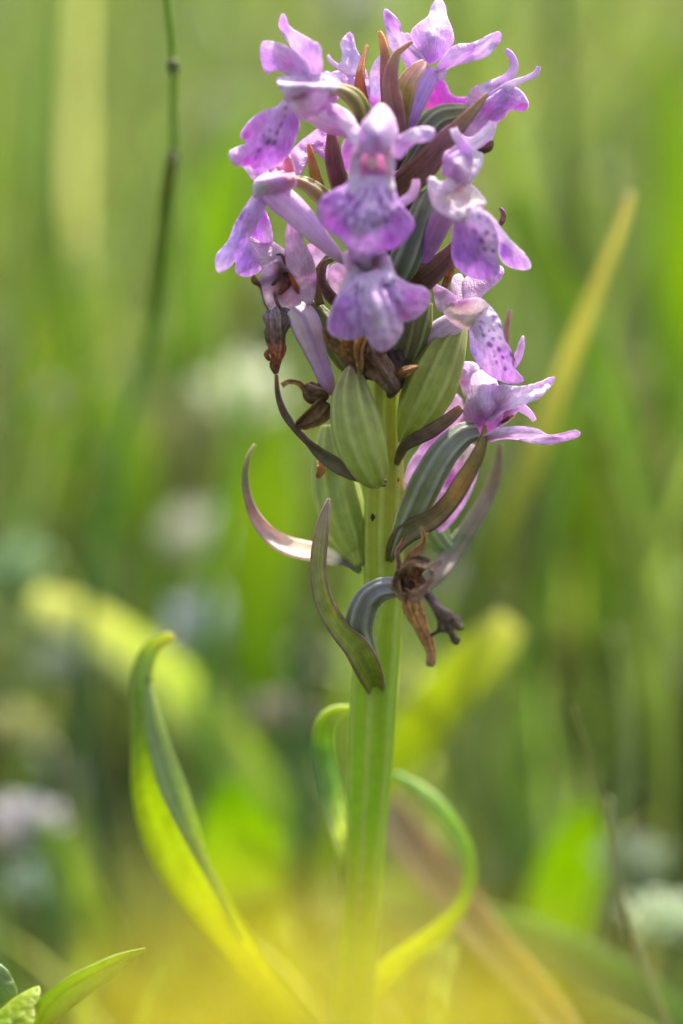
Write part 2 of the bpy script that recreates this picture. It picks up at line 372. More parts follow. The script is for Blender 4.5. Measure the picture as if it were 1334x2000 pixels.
# slim green ovaries among the flowers
def ovary(st, cols=('ggrey', 'olive', 'ggrey'), rc=(158, 160, 128), par=None, ribs=6, **k):
    return tube('ovary', par or P, st, list(cols), ribs=ribs, rib=.18, ribcol=rc, mat='tube', lump=.04, **k)
ovary([(838, 380, -3, 16), (826, 414, -4, 22), (806, 470, -4, 26), (786, 520, -3, 26), (765, 560, 0, 14)], ('ggrey', (84, 96, 82), 'dolive'), (130, 140, 120))
ovary([(842, 262, -3, 10), (826, 290, -3, 17), (806, 325, -2, 18), (780, 360, 1, 14)], ((70, 76, 70), 'dolive'), (106, 112, 96))
ovary([(600, 585, 2, 9), (622, 612, 1.5, 17), (650, 655, 1, 24), (676, 700, 1.5, 22), (700, 735, 3, 10)], ((60, 62, 40), (92, 100, 52), (84, 84, 46)), (120, 128, 72))
ovary([(806, 600, -1, 14), (794, 640, -1, 22), (780, 690, 0, 24), (768, 740, 2, 14)], ('dolive', (74, 72, 44)), (104, 100, 66))
ovary([(832, 590, 0, 12), (822, 630, 0, 20), (806, 680, 1, 22), (790, 720, 2, 10)], ('olive', (98, 108, 60)), (128, 136, 92))
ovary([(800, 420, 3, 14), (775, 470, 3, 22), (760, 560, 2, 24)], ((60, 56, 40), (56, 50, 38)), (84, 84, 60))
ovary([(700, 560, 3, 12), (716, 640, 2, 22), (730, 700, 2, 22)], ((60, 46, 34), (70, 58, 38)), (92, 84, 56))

def bract(st, cols, tip=None, **k):
    k.setdefault('cup', .45); k.setdefault('thick', .28)
    return strip('bract', P, st, cols, **k)
# tall bracts at the crown
bract([(717, 88, 2, 2, 10), (709, 118, 1, 5, 20), (704, 150, 0, 9, 30), (706, 185, 0, 12, 20), (716, 240, 2, 12)], ['tan', 'orange', (178, 100, 62), (160, 92, 76), 'maroon'])
bract([(741, 62, -1, 3, 0), (747, 78, -1.4, 6, 10), (753, 108, -2, 9, 20), (755, 150, -2, 11, 20), (758, 200, 0, 12)], [(214, 160, 84), (202, 146, 70), (178, 116, 92), 'bmauve', 'bmauve'])
bract([(805, 81, -4.5, 2), (790, 92, -4.6, 4), (776, 104, -4.8, 6, 10), (768, 128, -5, 11, 20), (764, 165, -5, 16, 20), (770, 205, -4.6, 18, 10), (780, 260, -3, 13), (780, 330, 0, 10)], [(206, 160, 150), (178, 140, 100), (150, 126, 92), 'bmauve', (140, 104, 100), 'bmauve', 'maroon'], edge=(170, 120, 130))
bract([(829, 121, -3, 5), (818, 134, -3.3, 13, 20), (800, 158, -3.6, 18, 20), (788, 190, -3.4, 20), (783, 240, -2, 14), (782, 300, 1, 9)], [(238, 200, 206), (226, 184, 184), (150, 138, 84), (128, 124, 62), 'olive'], edge=(190, 150, 150))
bract([(652, 240, -3, 3), (650, 262, -3.4, 10, 20), (653, 300, -4, 17, 30), (660, 340, -4, 18, 20), (676, 400, -2, 16)], [(150, 104, 92), (122, 74, 80), 'maroon', (86, 54, 52)], edge=(150, 96, 100))
bract([(603, 282, -1, 2), (608, 305, -1, 6, 20), (614, 335, -1, 9), (624, 366, 0, 9)], [(200, 130, 90), (170, 110, 70), (166, 130, 74), 'olive'])
# big mauve bract at the right of the crown
bract([(951, 183, -5, 2), (938, 200, -5.4, 6, 10), (915, 228, -6, 11, 20), (890, 258, -6, 17, 30), (858, 296, -5.4, 24, 25), (824, 332, -4.4, 27, 10), (792, 358, -3, 26), (762, 380, -1, 20)],
      [(196, 150, 120), (156, 128, 82), (128, 98, 76), (128, 84, 96), (108, 72, 66), (98, 68, 52), (76, 54, 40)], edge=(140, 90, 100))
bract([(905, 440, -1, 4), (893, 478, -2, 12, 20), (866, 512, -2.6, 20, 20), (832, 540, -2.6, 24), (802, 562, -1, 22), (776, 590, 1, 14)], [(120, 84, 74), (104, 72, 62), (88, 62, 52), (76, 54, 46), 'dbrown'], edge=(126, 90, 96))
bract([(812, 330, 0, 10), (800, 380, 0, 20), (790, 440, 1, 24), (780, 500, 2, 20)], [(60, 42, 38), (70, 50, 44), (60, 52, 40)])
bract([(652, 506, -1, 2), (634, 516, -1.4, 6, 30), (630, 548, -1.6, 8, 30), (646, 578, -1.4, 11, 20), (670, 596, 0, 10)], [(120, 90, 70), (104, 74, 66), (84, 56, 50), 'dbrown'], edge=(130, 90, 90))
bract([(640, 500, 1, 3), (621, 530, 1, 6), (617, 560, 1, 8), (626, 596, 1, 8)], ['olive', (104, 98, 58), (84, 74, 44)])
bract([(996, 604, 7, 2), (990, 640, 7, 4), (984, 700, 7, 6), (960, 770, 8, 9)], [(176, 136, 140), (150, 112, 120), (130, 110, 90)])
bract([(900, 796, -.4, 7), (878, 818, -.6, 11, 20), (845, 842, -.6, 13, 20), (812, 858, 0, 11), (790, 872, 1, 9), (778, 896, 3, 6), (772, 920, 6, 2)], [(150, 112, 84), (112, 86, 62), (96, 74, 62), (88, 72, 60), (90, 84, 58)])
bract([(947, 830, -3, 1.5), (944, 858, -3.2, 7, 15), (930, 900, -3.6, 15, 30), (908, 940, -3.6, 19, 30), (880, 980, -3.2, 17, 10), (846, 1012, -2.4, 18, -10), (806, 1034, -1.2, 20), (780, 1054, .6, 18), (764, 1082, 4, 10), (758, 1104, 7.5, 2)],
      [(160, 134, 60), (142, 122, 56), (134, 108, 54), (166, 126, 56), (118, 98, 62), (112, 100, 66), (112, 106, 66), (110, 110, 60), (110, 118, 60)], edge=(96, 66, 56))
bract([(976, 866, 14, 3), (974, 900, 14, 7), (958, 960, 14, 13, 20), (926, 1020, 13, 17, 20), (888, 1076, 12, 17, 10), (852, 1120, 10, 17), (800, 1160, 9, 16)], [(120, 112, 88), (124, 116, 96), (128, 122, 108), (120, 122, 104), (150, 134, 134), (112, 124, 88)])
bract([(642, 974, 3, 1.5), (634, 1010, 2.4, 9, 10), (628, 1060, 1.8, 15, 25), (626, 1120, 1.4, 17, 30), (638, 1180, 1, 18, 20), (664, 1228, 1, 19, 5), (694, 1262, 1.6, 24), (714, 1296, 3.2, 25), (728, 1328, 6.4, 20), (736, 1356, 10, 12), (740, 1380, 13, 5)],
      [(176, 160, 166), (156, 150, 116), (144, 142, 76), (140, 150, 62), (142, 154, 56), (142, 154, 54), (138, 152, 54), (130, 148, 54), (120, 140, 54)], edge=(132, 94, 98), cup=.6)
bract([(498, 868, 7, 2), (484, 896, 7, 4), (479, 940, 7, 6), (490, 990, 7, 9, 20), (516, 1035, 7, 14, -20), (556, 1068, 7, 24, -45), (606, 1083, 8, 27, -50), (650, 1092, 8, 18, -40), (672, 1098, 8, 5), (704, 1116, 7, 5)],
      [(196, 190, 150), (150, 148, 100), (124, 118, 90), (140, 112, 112), (206, 168, 180), (240, 220, 224), (244, 240, 228), (236, 234, 220), (110, 96, 96), (100, 108, 60)], cup=.3)
bract([(540, 730, 0, 2), (543, 770, -.4, 4), (556, 808, -.8, 6), (580, 840, -1.2, 6), (600, 862, -1.6, 6, 30), (626, 884, -2.4, 13, 40), (662, 910, -3.6, 14, 20), (700, 932, -3.6, 8), (738, 941, -1.6, 7), (752, 943, 1, 6)],
      [(112, 84, 62), (84, 64, 54), (92, 68, 56), (86, 62, 54), (70, 58, 42), (86, 76, 50), (90, 76, 58), (84, 66, 62), (92, 90, 60)])
# ovary bowed over at the foot of the spike, carrying the withered flower
ovary([(722, 1290, 6, 17), (702, 1240, 2.8, 24), (704, 1204, 1.2, 25), (720, 1170, -.2, 23), (744, 1152, -2, 21), (772, 1147, -3.4, 18), (786, 1146, -3.4, 14)], ((116, 120, 84), (106, 108, 92), (112, 110, 108), (120, 114, 122), (120, 106, 104)), (146, 142, 138), ribs=6)

# ---------------- flower A, upper left, turned to the left
def tag(o, label): o['label'] = label; return o
fa = sub('flower', P, [(556, 188), (585, 170), (640, 160), (656, 185), (654, 210), (640, 232), (610, 238), (582, 228)], [(560, 190, -9.5), (610, 200, -9), (650, 190, -6), (610, 235, -7)],
         [(600, 200, 'pink'), (570, 205, 'white'), (640, 215, 'rose'), (615, 185, 'pale'), (592, 186, (150, 84, 120)), (578, 188, (190, 120, 150))], bulge=.9, base=(650, 200))
tag(fa, 'flower turned left at upper left with magenta spotted lip')
sub('sepal', fa, [(551, 27), (545, 50), (556, 73), (574, 99), (590, 126), (602, 150), (622, 156), (630, 132), (625, 90), (610, 80), (582, 64), (565, 52), (558, 34)], [(552, 30, -6), (580, 80, -6), (625, 140, -7)],
    [(552, 40, 'lilac'), (575, 80, 'white'), (610, 110, 'pale'), (620, 85, 'lilac'), (605, 145, 'pale')], fold=(555, 60, 608, 150, .8), base=(615, 160))
sub('sepal', fa, [(513, 82), (508, 108), (512, 128), (520, 145), (536, 139), (568, 147), (607, 155), (596, 122), (571, 98), (544, 85)], [(510, 100, -6), (560, 100, -7), (600, 150, -8), (530, 140, -5)],
    [(530, 84, 'white'), (560, 96, 'pale'), (525, 115, 'lilac'), (560, 130, 'rose'), (595, 148, 'lilac'), (515, 108, 'lilac')], bulge=-.8, base=(610, 160), edge='pale')
sub('petal', fa, [(541, 153), (545, 168), (555, 184), (580, 186), (600, 178), (622, 172), (652, 178), (660, 162), (640, 148), (610, 146), (575, 148)], [(545, 160, -9), (600, 165, -11), (650, 165, -9)],
    [(550, 160, 'white'), (600, 168, 'pale'), (640, 160, 'white'), (590, 180, 'mauve')], bulge=1, base=(655, 165))
sub('petal', fa, [(620, 148), (640, 140), (662, 156), (668, 176), (655, 196), (640, 184), (632, 166)], [(620, 150, -7), (660, 180, -5)], [(640, 160, 'white'), (655, 180, 'pale')])
sub('lip', fa, [(558, 192), (541, 208), (514, 217), (490, 234), (472, 258), (471, 270), (481, 280), (462, 288), (448, 297), (450, 312), (463, 324), (488, 325), (503, 345), (520, 333), (544, 321), (562, 303), (577, 272), (585, 242), (576, 212)],
    [(565, 205, -8), (475, 265, -5), (530, 270, -9), (452, 300, -6), (505, 345, -6), (580, 250, -6), (560, 300, -6)],
    [(480, 262, 'magenta'), (510, 235, 'magenta'), (540, 220, 'lilac'), (460, 303, 'rose'), (450, 300, 'white'), (485, 315, 'magenta'), (505, 300, 'purple'), (550, 290, 'purple'), (570, 240, 'purple'), (520, 330, 'lilac'), (556, 205, 'white'), (535, 260, 'lilac')],
    mat='lip', step=3.5, bulge=1.0, base=(570, 195), fold=(560, 215, 505, 335, .6),
    spots=[(566, 197, 4, 3, 100), (557, 211, 5, 4, 120), (549, 243, 9, 4, 120), (540, 260, 8, 4, 110), (524, 276, 8, 4, 125), (506, 293, 7, 4, 120), (527, 255, 5, 3, 120), (515, 265, 5, 3, 120), (500, 308, 7, 3, 110), (536, 278, 6, 3, 115), (556, 228, 5, 3, 110)])
tube('spur', fa, [(612, 222, -7, 17), (640, 238, -6.5, 22), (668, 246, -5.5, 21), (695, 262, -4, 16), (720, 280, -2, 10)], ['pink', 'rose', 'lilac', 'pale'], mat='spur')
ovary([(640, 176, -7, 9), (664, 176, -6.6, 12), (688, 190, -6, 17), (704, 214, -5, 17), (706, 238, -3.4, 14), (712, 262, -1, 9)], ((182, 150, 140), (120, 112, 60), 'olive', (96, 88, 50)), (176, 164, 100), par=fa, ribs=5)

# ---------------- flower B, behind at the top
fb = sub('flower', P, [(665, 132), (680, 122), (705, 124), (718, 150), (722, 190), (700, 200), (675, 190), (650, 165)], [(680, 150, 5), (710, 170, 4)], [(680, 150, 'lilac'), (700, 130, 'pale'), (660, 160, 'rose'), (710, 180, 'lilac')], bulge=1.4)
tag(fb, 'pale flower behind the orange brown bracts at the top')
sub('sepal', fb, [(683, 63), (672, 72), (664, 86), (668, 108), (662, 130), (670, 142), (690, 150), (706, 140), (704, 112), (694, 92), (690, 72)], [(683, 65, 4), (690, 130, 3)], [(680, 75, 'lilac'), (668, 90, 'white'), (690, 110, (190, 180, 214)), (680, 130, 'white')], fold=(684, 70, 690, 140, .7), base=(692, 160))
strip('petal', fb, [(640, 107, 5, 2), (646, 119, 5, 3.4), (657, 128, 5, 4), (672, 136, 5, 6)], ['white', 'pale', 'pale'], mat='petal', thick=.15)
sub('petal', fb, [(646, 146), (656, 139), (668, 142), (680, 158), (672, 176), (656, 168)], [(650, 150, 3), (675, 165, 3)], [(655, 150, 'white'), (665, 160, 'pale')])
sub('sepal', fb, [(746, 106), (733, 118), (723, 142), (720, 180), (724, 208), (732, 214), (744, 190), (752, 160), (752, 125)], [(745, 108, 3), (730, 200, 4)], [(740, 130, 'white'), (730, 170, (222, 220, 240)), (728, 205, 'rose'), (748, 150, 'pale')], base=(730, 215), bulge=.9)
tube('spur', fb, [(704, 190, 4, 14), (722, 226, 4, 14), (735, 270, 4, 10)], ['lilac', 'rose'], mat='spur')

# ---------------- flower C, top, seen from behind
fc = sub('flower', P, [(853, -2), (842, 14), (836, 32), (818, 46), (805, 60), (802, 82), (812, 104), (828, 120), (846, 124), (866, 108), (884, 86), (885, 68), (880, 50), (873, 33), (870, 14), (862, 0)],
         [(855, 0, 3), (804, 70, 2.5), (884, 75, 2.5), (845, 70, -.5), (846, 120, 0)],
         [(856, 8, (186, 140, 214)), (860, 30, 'white'), (850, 42, 'white'), (835, 60, 'pale'), (845, 80, 'lilac'), (820, 90, 'lilac'), (865, 90, 'lilac'), (845, 115, 'purple'), (873, 60, 'lilac')], bulge=1.4, R=30, base=(846, 150), step=3.5)
tag(fc, 'topmost flower seen from behind with its hood upright')
sub('sepal', fc, [(751, 18), (751, 40), (755, 69), (763, 96), (784, 114), (799, 144), (812, 150), (836, 130), (826, 108), (808, 84), (799, 66), (784, 64), (781, 45), (766, 27)], [(752, 22, 2), (790, 90, 3), (825, 130, 1)],
    [(756, 30, (170, 120, 190)), (770, 45, 'lilac'), (768, 75, 'white'), (785, 85, 'white'), (805, 110, 'pale'), (820, 130, 'lilac')], fold=(756, 28, 812, 135, .6), base=(835, 140), step=3.5)
sub('sepal', fc, [(979, 66), (970, 62), (945, 73), (922, 84), (892, 87), (872, 102), (852, 130), (852, 142), (866, 142), (882, 130), (915, 122), (946, 113), (964, 98), (977, 80)], [(975, 70, 2), (920, 100, 0), (858, 138, 0)],
    [(975, 70, 'pale'), (950, 85, 'white'), (920, 95, 'lilac'), (935, 108, 'white'), (890, 110, 'pale'), (865, 130, 'lilac'), (960, 95, (200, 196, 220))], fold=(968, 80, 860, 138, .5), base=(850, 145), step=3.5, edge='pale', edgew=4)
sub('petal', fc, [(848, 142), (868, 132), (872, 145), (862, 158), (848, 156)], [(858, 148, 0)], [(860, 148, 'white')])
tube('spur', fc, [(843, 140, 0, 15), (830, 165, -.6, 20), (812, 200, -1, 20), (800, 235, -1, 17), (792, 270, 0, 12)], ['purple', (176, 130, 214), (164, 122, 208), 'purple', 'deep'], mat='spur', ring=28)
sub('lip', fc, [(856, 150), (868, 158), (880, 182), (898, 190), (919, 189), (914, 206), (900, 216), (868, 214), (832, 214), (830, 195), (842, 176)], [(860, 160, 4), (915, 200, 6), (840, 205, 5)],
    [(870, 175, 'magenta'), (850, 195, (206, 80, 196)), (900, 200, 'magenta'), (835, 208, (216, 120, 170))], mat='lip', edge='rose', edgew=4, base=(855, 145))

# ---------------- flower D, upper right, turned right
fd = sub('flower', P, [(922, 173), (945, 163), (985, 148), (996, 160), (980, 180), (962, 196), (940, 212), (915, 216), (908, 204)], [(925, 180, -2), (990, 155, -1), (915, 210, -2)],
         [(930, 176, (226, 170, 196)), (960, 165, 'pale'), (985, 156, 'lilac'), (950, 185, 'white'), (915, 208, 'mauve')], bulge=1.2, base=(912, 212), step=3.5)
tag(fd, 'flower turned right at upper right with two thin curled tips')
strip('sepal', fd, [(988, 97, -1, 3), (999, 108, -1.2, 6, 20), (1005, 126, -1.4, 8, 20), (999, 144, -1.6, 9), (978, 164, -1.8, 11), (950, 178, -1.8, 9)], ['lilac', 'lilac', 'pale', 'pale', 'pale'], mat='petal', thick=.15, cup=.5)
strip('sepal', fd, [(1052, 130, -3, 3), (1046, 144, -3, 5), (1025, 155, -3, 5, 20), (1002, 164, -3, 7), (975, 182, -2.6, 10), (945, 205, -2, 10)], ['lilac', 'pale', 'white', 'pale', 'lilac'], mat='petal', thick=.15, cup=.5)
sub('lip', fd, [(1000, 169), (1018, 178), (1030, 196), (1031, 210), (1018, 217), (997, 214), (985, 228), (968, 242), (949, 260), (925, 266), (906, 262), (910, 240), (930, 212), (955, 190), (979, 174)], [(1000, 175, -2), (1028, 205, 0), (950, 220, -3), (910, 258, -1)],
    [(1000, 175, 'purple'), (1015, 190, 'lilac'), (1022, 210, 'magenta'), (985, 200, 'purple'), (955, 215, 'magenta'), (925, 250, 'pale'), (940, 235, 'lilac'), (970, 230, 'purple')], mat='lip', bulge=1.5, base=(915, 250), step=3.5, crump=.16)
ovary([(916, 218, -2, 12), (890, 220, -2.6, 16), (862, 226, -3, 19), (838, 246, -3, 20), (820, 280, -2, 16), (800, 320, 0, 10)], ((176, 150, 116), (110, 108, 74), (96, 98, 82), (88, 92, 78), 'dolive'), (142, 142, 120), par=fd)
tube('spur', fd, [(905, 240, 0, 14), (875, 262, 0, 17), (846, 290, 0, 15), (815, 310, 1, 10)], ['purple', 'purple', 'deep', 'deep'], mat='spur')

# ---------------- flower E, front centre, upper; nearest the lens
fe = sub('flower', P, [(692, 286), (710, 276), (745, 274), (768, 286), (772, 312), (769, 345), (766, 380), (700, 384), (680, 370), (684, 330)], [(700, 300, -14), (765, 300, -14), (727, 320, -11), (725, 370, -14)],
         [(700, 290, 'pink'), (765, 300, 'pink'), (728, 322, (226, 180, 200)), (714, 314, (216, 160, 184)), (744, 318, (216, 160, 180)), (728, 300, (216, 160, 200)), (728, 335, (206, 160, 206)), (690, 350, 'white'), (765, 350, 'cream'), (728, 290, (200, 150, 190)), (728, 355, (170, 130, 190))], bulge=.8, base=(727, 320))
tag(fe, 'large front flower at the middle, its lip deep purple, just below the upright bracts')
sub('hood', fe, [(745, 203), (732, 210), (720, 226), (706, 244), (700, 266), (704, 290), (722, 300), (748, 298), (768, 284), (776, 262), (770, 232), (758, 212)], [(745, 205, -13), (704, 270, -13), (772, 270, -13), (735, 260, -17), (735, 298, -16)],
    [(745, 215, 'pink'), (730, 240, 'white'), (755, 240, 'pale'), (735, 270, 'lilac'), (715, 275, 'lilac'), (760, 275, 'pale'), (738, 292, 'rose')], bulge=1.4, base=(740, 205))
sub('sepal', fe, [(640, 204), (660, 206), (684, 222), (700, 246), (708, 276), (700, 292), (690, 284), (676, 262), (656, 240), (640, 222)], [(645, 210, -9), (700, 285, -13)], [(650, 215, 'rose'), (680, 240, 'pink'), (695, 275, 'white')], bulge=.8, base=(705, 290))
sub('sepal', fe, [(770, 282), (776, 268), (800, 254), (828, 248), (846, 252), (850, 264), (838, 276), (812, 280), (796, 292), (782, 310), (772, 306)], [(772, 295, -13), (845, 260, -12)], [(780, 290, 'lilac'), (810, 264, 'white'), (842, 262, 'lilac'), (800, 286, 'rose')], bulge=.8, base=(770, 295))
for sgn in (-1, 1):
    sub('petal', fe, [(728 + sgn * 8, 286), (728 + sgn * 26, 282), (728 + sgn * 40, 296), (728 + sgn * 44, 322), (728 + sgn * 36, 344), (728 + sgn * 27, 322), (728 + sgn * 20, 302)], [(728, 290, -15), (728 + sgn * 40, 320, -13.5)], [(728 + sgn * 30, 300, 'pink'), (728 + sgn * 36, 330, 'white')], bulge=.6)
tube('column', fe, [(728, 296, -14, 7), (728, 308, -14.6, 10), (728, 322, -14.4, 9), (728, 332, -13, 4)], ['pink', (206, 130, 146), (226, 176, 190), (200, 130, 150)], mat='spur', lump=.3)
sub('lip', fe, [(688, 345), (700, 338), (728, 340), (755, 336), (764, 352), (774, 380), (786, 402), (800, 420), (809, 438), (800, 458), (784, 476), (764, 488), (741, 487), (730, 500), (709, 512), (690, 507), (682, 486), (664, 466), (640, 450), (624, 430), (620, 404), (632, 384), (656, 370), (676, 360)],
    [(725, 345, -13), (625, 415, -12), (800, 440, -12), (715, 430, -15.5), (708, 508, -13), (670, 410, -14.5), (765, 410, -14.5)],
    [(725, 350, 'white'), (715, 375, 'pale'), (745, 380, 'lilac'), (640, 395, 'deep'), (645, 425, 'magenta'), (635, 412, 'rose'), (670, 445, 'deep'), (700, 430, (206, 170, 230)), (722, 440, (214, 190, 236)), (728, 400, 'pale'), (705, 460, 'lilac'), (728, 360, 'lilac'), (775, 430, 'deep'), (795, 445, 'purple'), (760, 465, 'deep'), (708, 490, 'lilac'), (720, 470, 'lilac'), (668, 390, 'purple')],
    mat='lip', step=3.5, bulge=.9, base=(727, 330), edge='purple', edgew=5, fold=(727, 380, 722, 470, .4),
    spots=dashes(727, 335, 48, 134, (46, 60, 76, 92, 106), 3, 10, 3.6, .95) + [(681, 383, 9, 5, 80), (744, 392, 9, 6, 95), (756, 404, 8, 4, 60), (700, 400, 8, 3.4, 100), (714, 372, 6, 3, 95), (735, 372, 6, 3, 85)])

# ---------------- flower F, front centre, lower
ff = sub('flower', P, [(668, 500), (680, 488), (705, 482), (740, 486), (760, 500), (768, 524), (774, 548), (730, 556), (690, 552), (678, 530)], [(680, 500, -10), (760, 510, -10), (716, 512, -8.5), (720, 550, -11)],
         [(678, 505, 'pink'), (755, 505, 'pale'), (715, 515, (110, 76, 100)), (700, 512, (120, 96, 110)), (732, 516, (130, 110, 80)), (716, 500, (150, 90, 140)), (716, 538, 'pale'), (690, 530, 'pgrey'), (752, 535, 'white')], bulge=.6)
tag(ff, 'front flower at the middle with broad pale violet three lobed lip')
sub('hood', ff, [(682, 500), (690, 480), (716, 470), (745, 478), (756, 500), (742, 506), (716, 500), (696, 506)], [(690, 490, -10), (716, 480, -12), (750, 490, -10)], [(716, 485, 'purple'), (690, 495, 'lilac'), (745, 495, 'pale')], bulge=1)
tube('column', ff, [(716, 500, -10, 6), (716, 512, -10.6, 12), (717, 524, -10, 8)], [(120, 80, 110), (112, 92, 96), (96, 76, 80)], mat='spur', lump=.2)
sub('lip', ff, [(680, 524), (700, 532), (716, 531), (740, 524), (760, 522), (776, 540), (800, 554), (828, 561), (840, 576), (838, 594), (822, 614), (800, 627), (787, 629), (786, 646), (778, 662), (764, 678), (748, 686), (732, 681), (722, 668), (714, 655), (704, 659), (690, 664), (670, 663), (650, 656), (640, 640), (643, 616), (654, 588), (668, 560), (676, 544)],
    [(720, 535, -10.5), (645, 635, -9), (836, 585, -9), (745, 680, -10), (730, 600, -13), (680, 610, -11.5), (790, 590, -11.5)],
    [(720, 545, 'white'), (695, 570, 'pale'), (665, 610, 'deep'), (655, 635, 'purple'), (685, 640, 'purple'), (680, 590, 'purple'), (712, 610, 'lilac'), (735, 590, 'pale'), (745, 630, (236, 216, 240)), (765, 655, 'pale'), (745, 672, 'lilac'), (730, 640, 'lilac'), (770, 580, 'lilac'), (800, 585, 'magenta'), (825, 585, (232, 150, 226)), (790, 610, 'rose'), (712, 650, (200, 180, 236))],
    mat='lip', step=3.2, bulge=1.0, base=(720, 520), edge='pale', edgew=4, fold=[(752, 556, 792, 632, 1.1), (700, 570, 712, 655, .9), (728, 570, 752, 660, -.9)],
    spots=dashes(718, 520, 32, 72, (44, 58, 74, 90), 5, 9, 3, .9) + dashes(718, 520, 82, 132, (40, 56, 72, 90), 6, 9, 2.6, .75) + [(748, 556, 7, 3, 50), (760, 575, 8, 3.4, 50), (742, 572, 7, 3, 60), (694, 572, 8, 2.6, 105)])

# ---------------- flower G, right
fg = sub('flower', P, [(835, 368), (844, 352), (870, 358), (895, 352), (922, 362), (938, 378), (950, 398), (928, 412), (895, 430), (866, 420), (845, 402)], [(845, 380, -8), (940, 390, -8), (890, 370, -6.5), (892, 420, -10)],
         [(845, 375, 'pink'), (870, 390, 'cream'), (892, 364, 'red'), (905, 360, (150, 70, 90)), (930, 385, 'cream'), (890, 410, (232, 214, 220)), (860, 405, 'pink'), (915, 372, 'cream')], bulge=1.2, base=(893, 362))
tag(fg, 'flower at the right of the spike with a violet side lobe and a narrow pointed lobe')
sub('sepal', fg, [(835, 350), (848, 346), (858, 356), (876, 348), (890, 332), (908, 322), (912, 340), (896, 362), (878, 378), (858, 384), (842, 378)], [(840, 355, -11), (905, 335, -10), (860, 375, -11)], [(842, 356, 'white'), (870, 365, 'pink'), (900, 340, 'white')], bulge=1)
strip('sepal', fg, [(963, 238, -8, 6), (955, 256, -8, 10, 20), (932, 278, -8.4, 13, 30), (905, 294, -8.8, 15, 20), (884, 316, -8.8, 17), (876, 345, -8, 14)], ['pale', 'white', 'white', 'pale', 'rose', 'pink'], mat='petal', thick=.15, cup=.5)
strip('petal', fg, [(886, 252, -9, 7), (890, 264, -9.4, 8), (902, 280, -9.6, 10), (912, 300, -9.4, 12), (910, 324, -9, 12)], ['white', 'pale', 'lilac', 'pale'], mat='petal', thick=.15, cup=.4)
sub('hood', fg, [(868, 300), (890, 290), (912, 296), (922, 320), (918, 344), (900, 356), (878, 350), (866, 330)], [(870, 320, -9), (915, 320, -9), (893, 320, -11)], [(880, 310, 'lilac'), (905, 320, 'pink'), (890, 340, 'rose')], bulge=1.2)
sub('petal', fg, [(922, 296), (936, 294), (944, 304), (940, 326), (928, 346), (914, 360), (906, 350), (912, 326)], [(935, 300, -6), (912, 352, -8)], [(932, 308, (214, 222, 224)), (936, 330, 'white'), (918, 345, 'pale')], bulge=.6)
tube('withered_edge', fg, [(922, 303, -5, 2.5), (930, 297, -5.6, 5), (944, 292, -5.4, 7), (956, 286, -5, 8), (962, 278, -4.4, 4)], ['dark', 'dbrown', (90, 50, 30), 'dbrown'], mat='dry', lump=.5)
sub('lip', fg, [(892, 420), (886, 440), (883, 468), (883, 500), (890, 518), (905, 534), (925, 543), (949, 547), (967, 540), (976, 524), (970, 500), (973, 470), (968, 446), (954, 420), (934, 404), (910, 406)],
    [(900, 420, -9), (885, 490, -6), (930, 470, -9), (930, 540, -6.5), (972, 500, -7)],
    [(905, 415, 'cream'), (935, 415, 'pale'), (900, 450, 'purple'), (895, 490, (166, 110, 204)), (925, 500, (166, 108, 200)), (925, 535, 'lilac'), (955, 520, 'purple'), (950, 450, 'pale'), (960, 480, 'pale'), (930, 470, 'purple')],
    mat='lip', step=3.5, bulge=1.4, base=(900, 385), edge='lilac', edgew=5,
    spots=[(928, 452, 9, 4, 60), (941, 470, 8, 4, 50), (950, 454, 6, 5, 90), (913, 396, 5, 3, 30), (930, 404, 5, 3, 40), (944, 410, 6, 3, 50), (936, 424, 5, 3, 60), (952, 432, 5, 3, 60), (963, 489, 5, 4, 80), (946, 486, 6, 3, 70), (965, 460, 5, 3, 50)])
sub('lip_lobe', fg, [(948, 412), (966, 428), (985, 453), (1002, 474), (1024, 495), (1036, 513), (1034, 525), (1012, 526), (988, 517), (976, 500), (972, 470), (962, 448), (944, 430)], [(955, 425, -8.5), (1030, 520, -5), (980, 500, -5)],
    [(960, 430, 'white'), (985, 460, 'white'), (1010, 490, 'pale'), (985, 490, (150, 96, 190)), (1005, 512, 'lilac'), (1030, 515, 'pale')], mat='lip', step=3.5, bulge=.9, base=(930, 400), edge='white', edgew=4,
    spots=[(985, 478, 7, 3.5, 50, .6), (998, 496, 8, 3, 55, .5)])
tube('spur', fg, [(872, 405, -7, 20), (864, 425, -6.4, 23), (850, 455, -5, 21), (836, 485, -3.6, 18), (824, 512, -2.4, 14), (818, 530, -1.6, 6)], ['mauve', (160, 104, 166), (146, 92, 160), (138, 86, 154), 'deep', 'maroon'], mat='spur', ring=28)
strip('sepal', fg, [(812, 350, -9, 6), (812, 368, -9, 9, 20), (802, 384, -9, 9), (784, 396, -9, 8), (770, 400, -8, 4)], ['pink', 'pink', 'pale', 'rose'], mat='petal', thick=.15, cup=.5)
tube('withered_edge', fg, [(977, 406, -1, 3), (984, 416, -1, 5), (983, 430, -1, 6), (976, 440, -1, 4)], ['purple', (150, 90, 90), (160, 110, 80), 'maroon'], mat='dry', lump=.4)
tube('withered_edge', fg, [(886, 516, -1, 6), (878, 538, -1, 8), (868, 560, -1, 6), (862, 570, -1, 3)], ['tan', (150, 100, 40), 'brown', 'dbrown'], mat='dry', lump=.4)

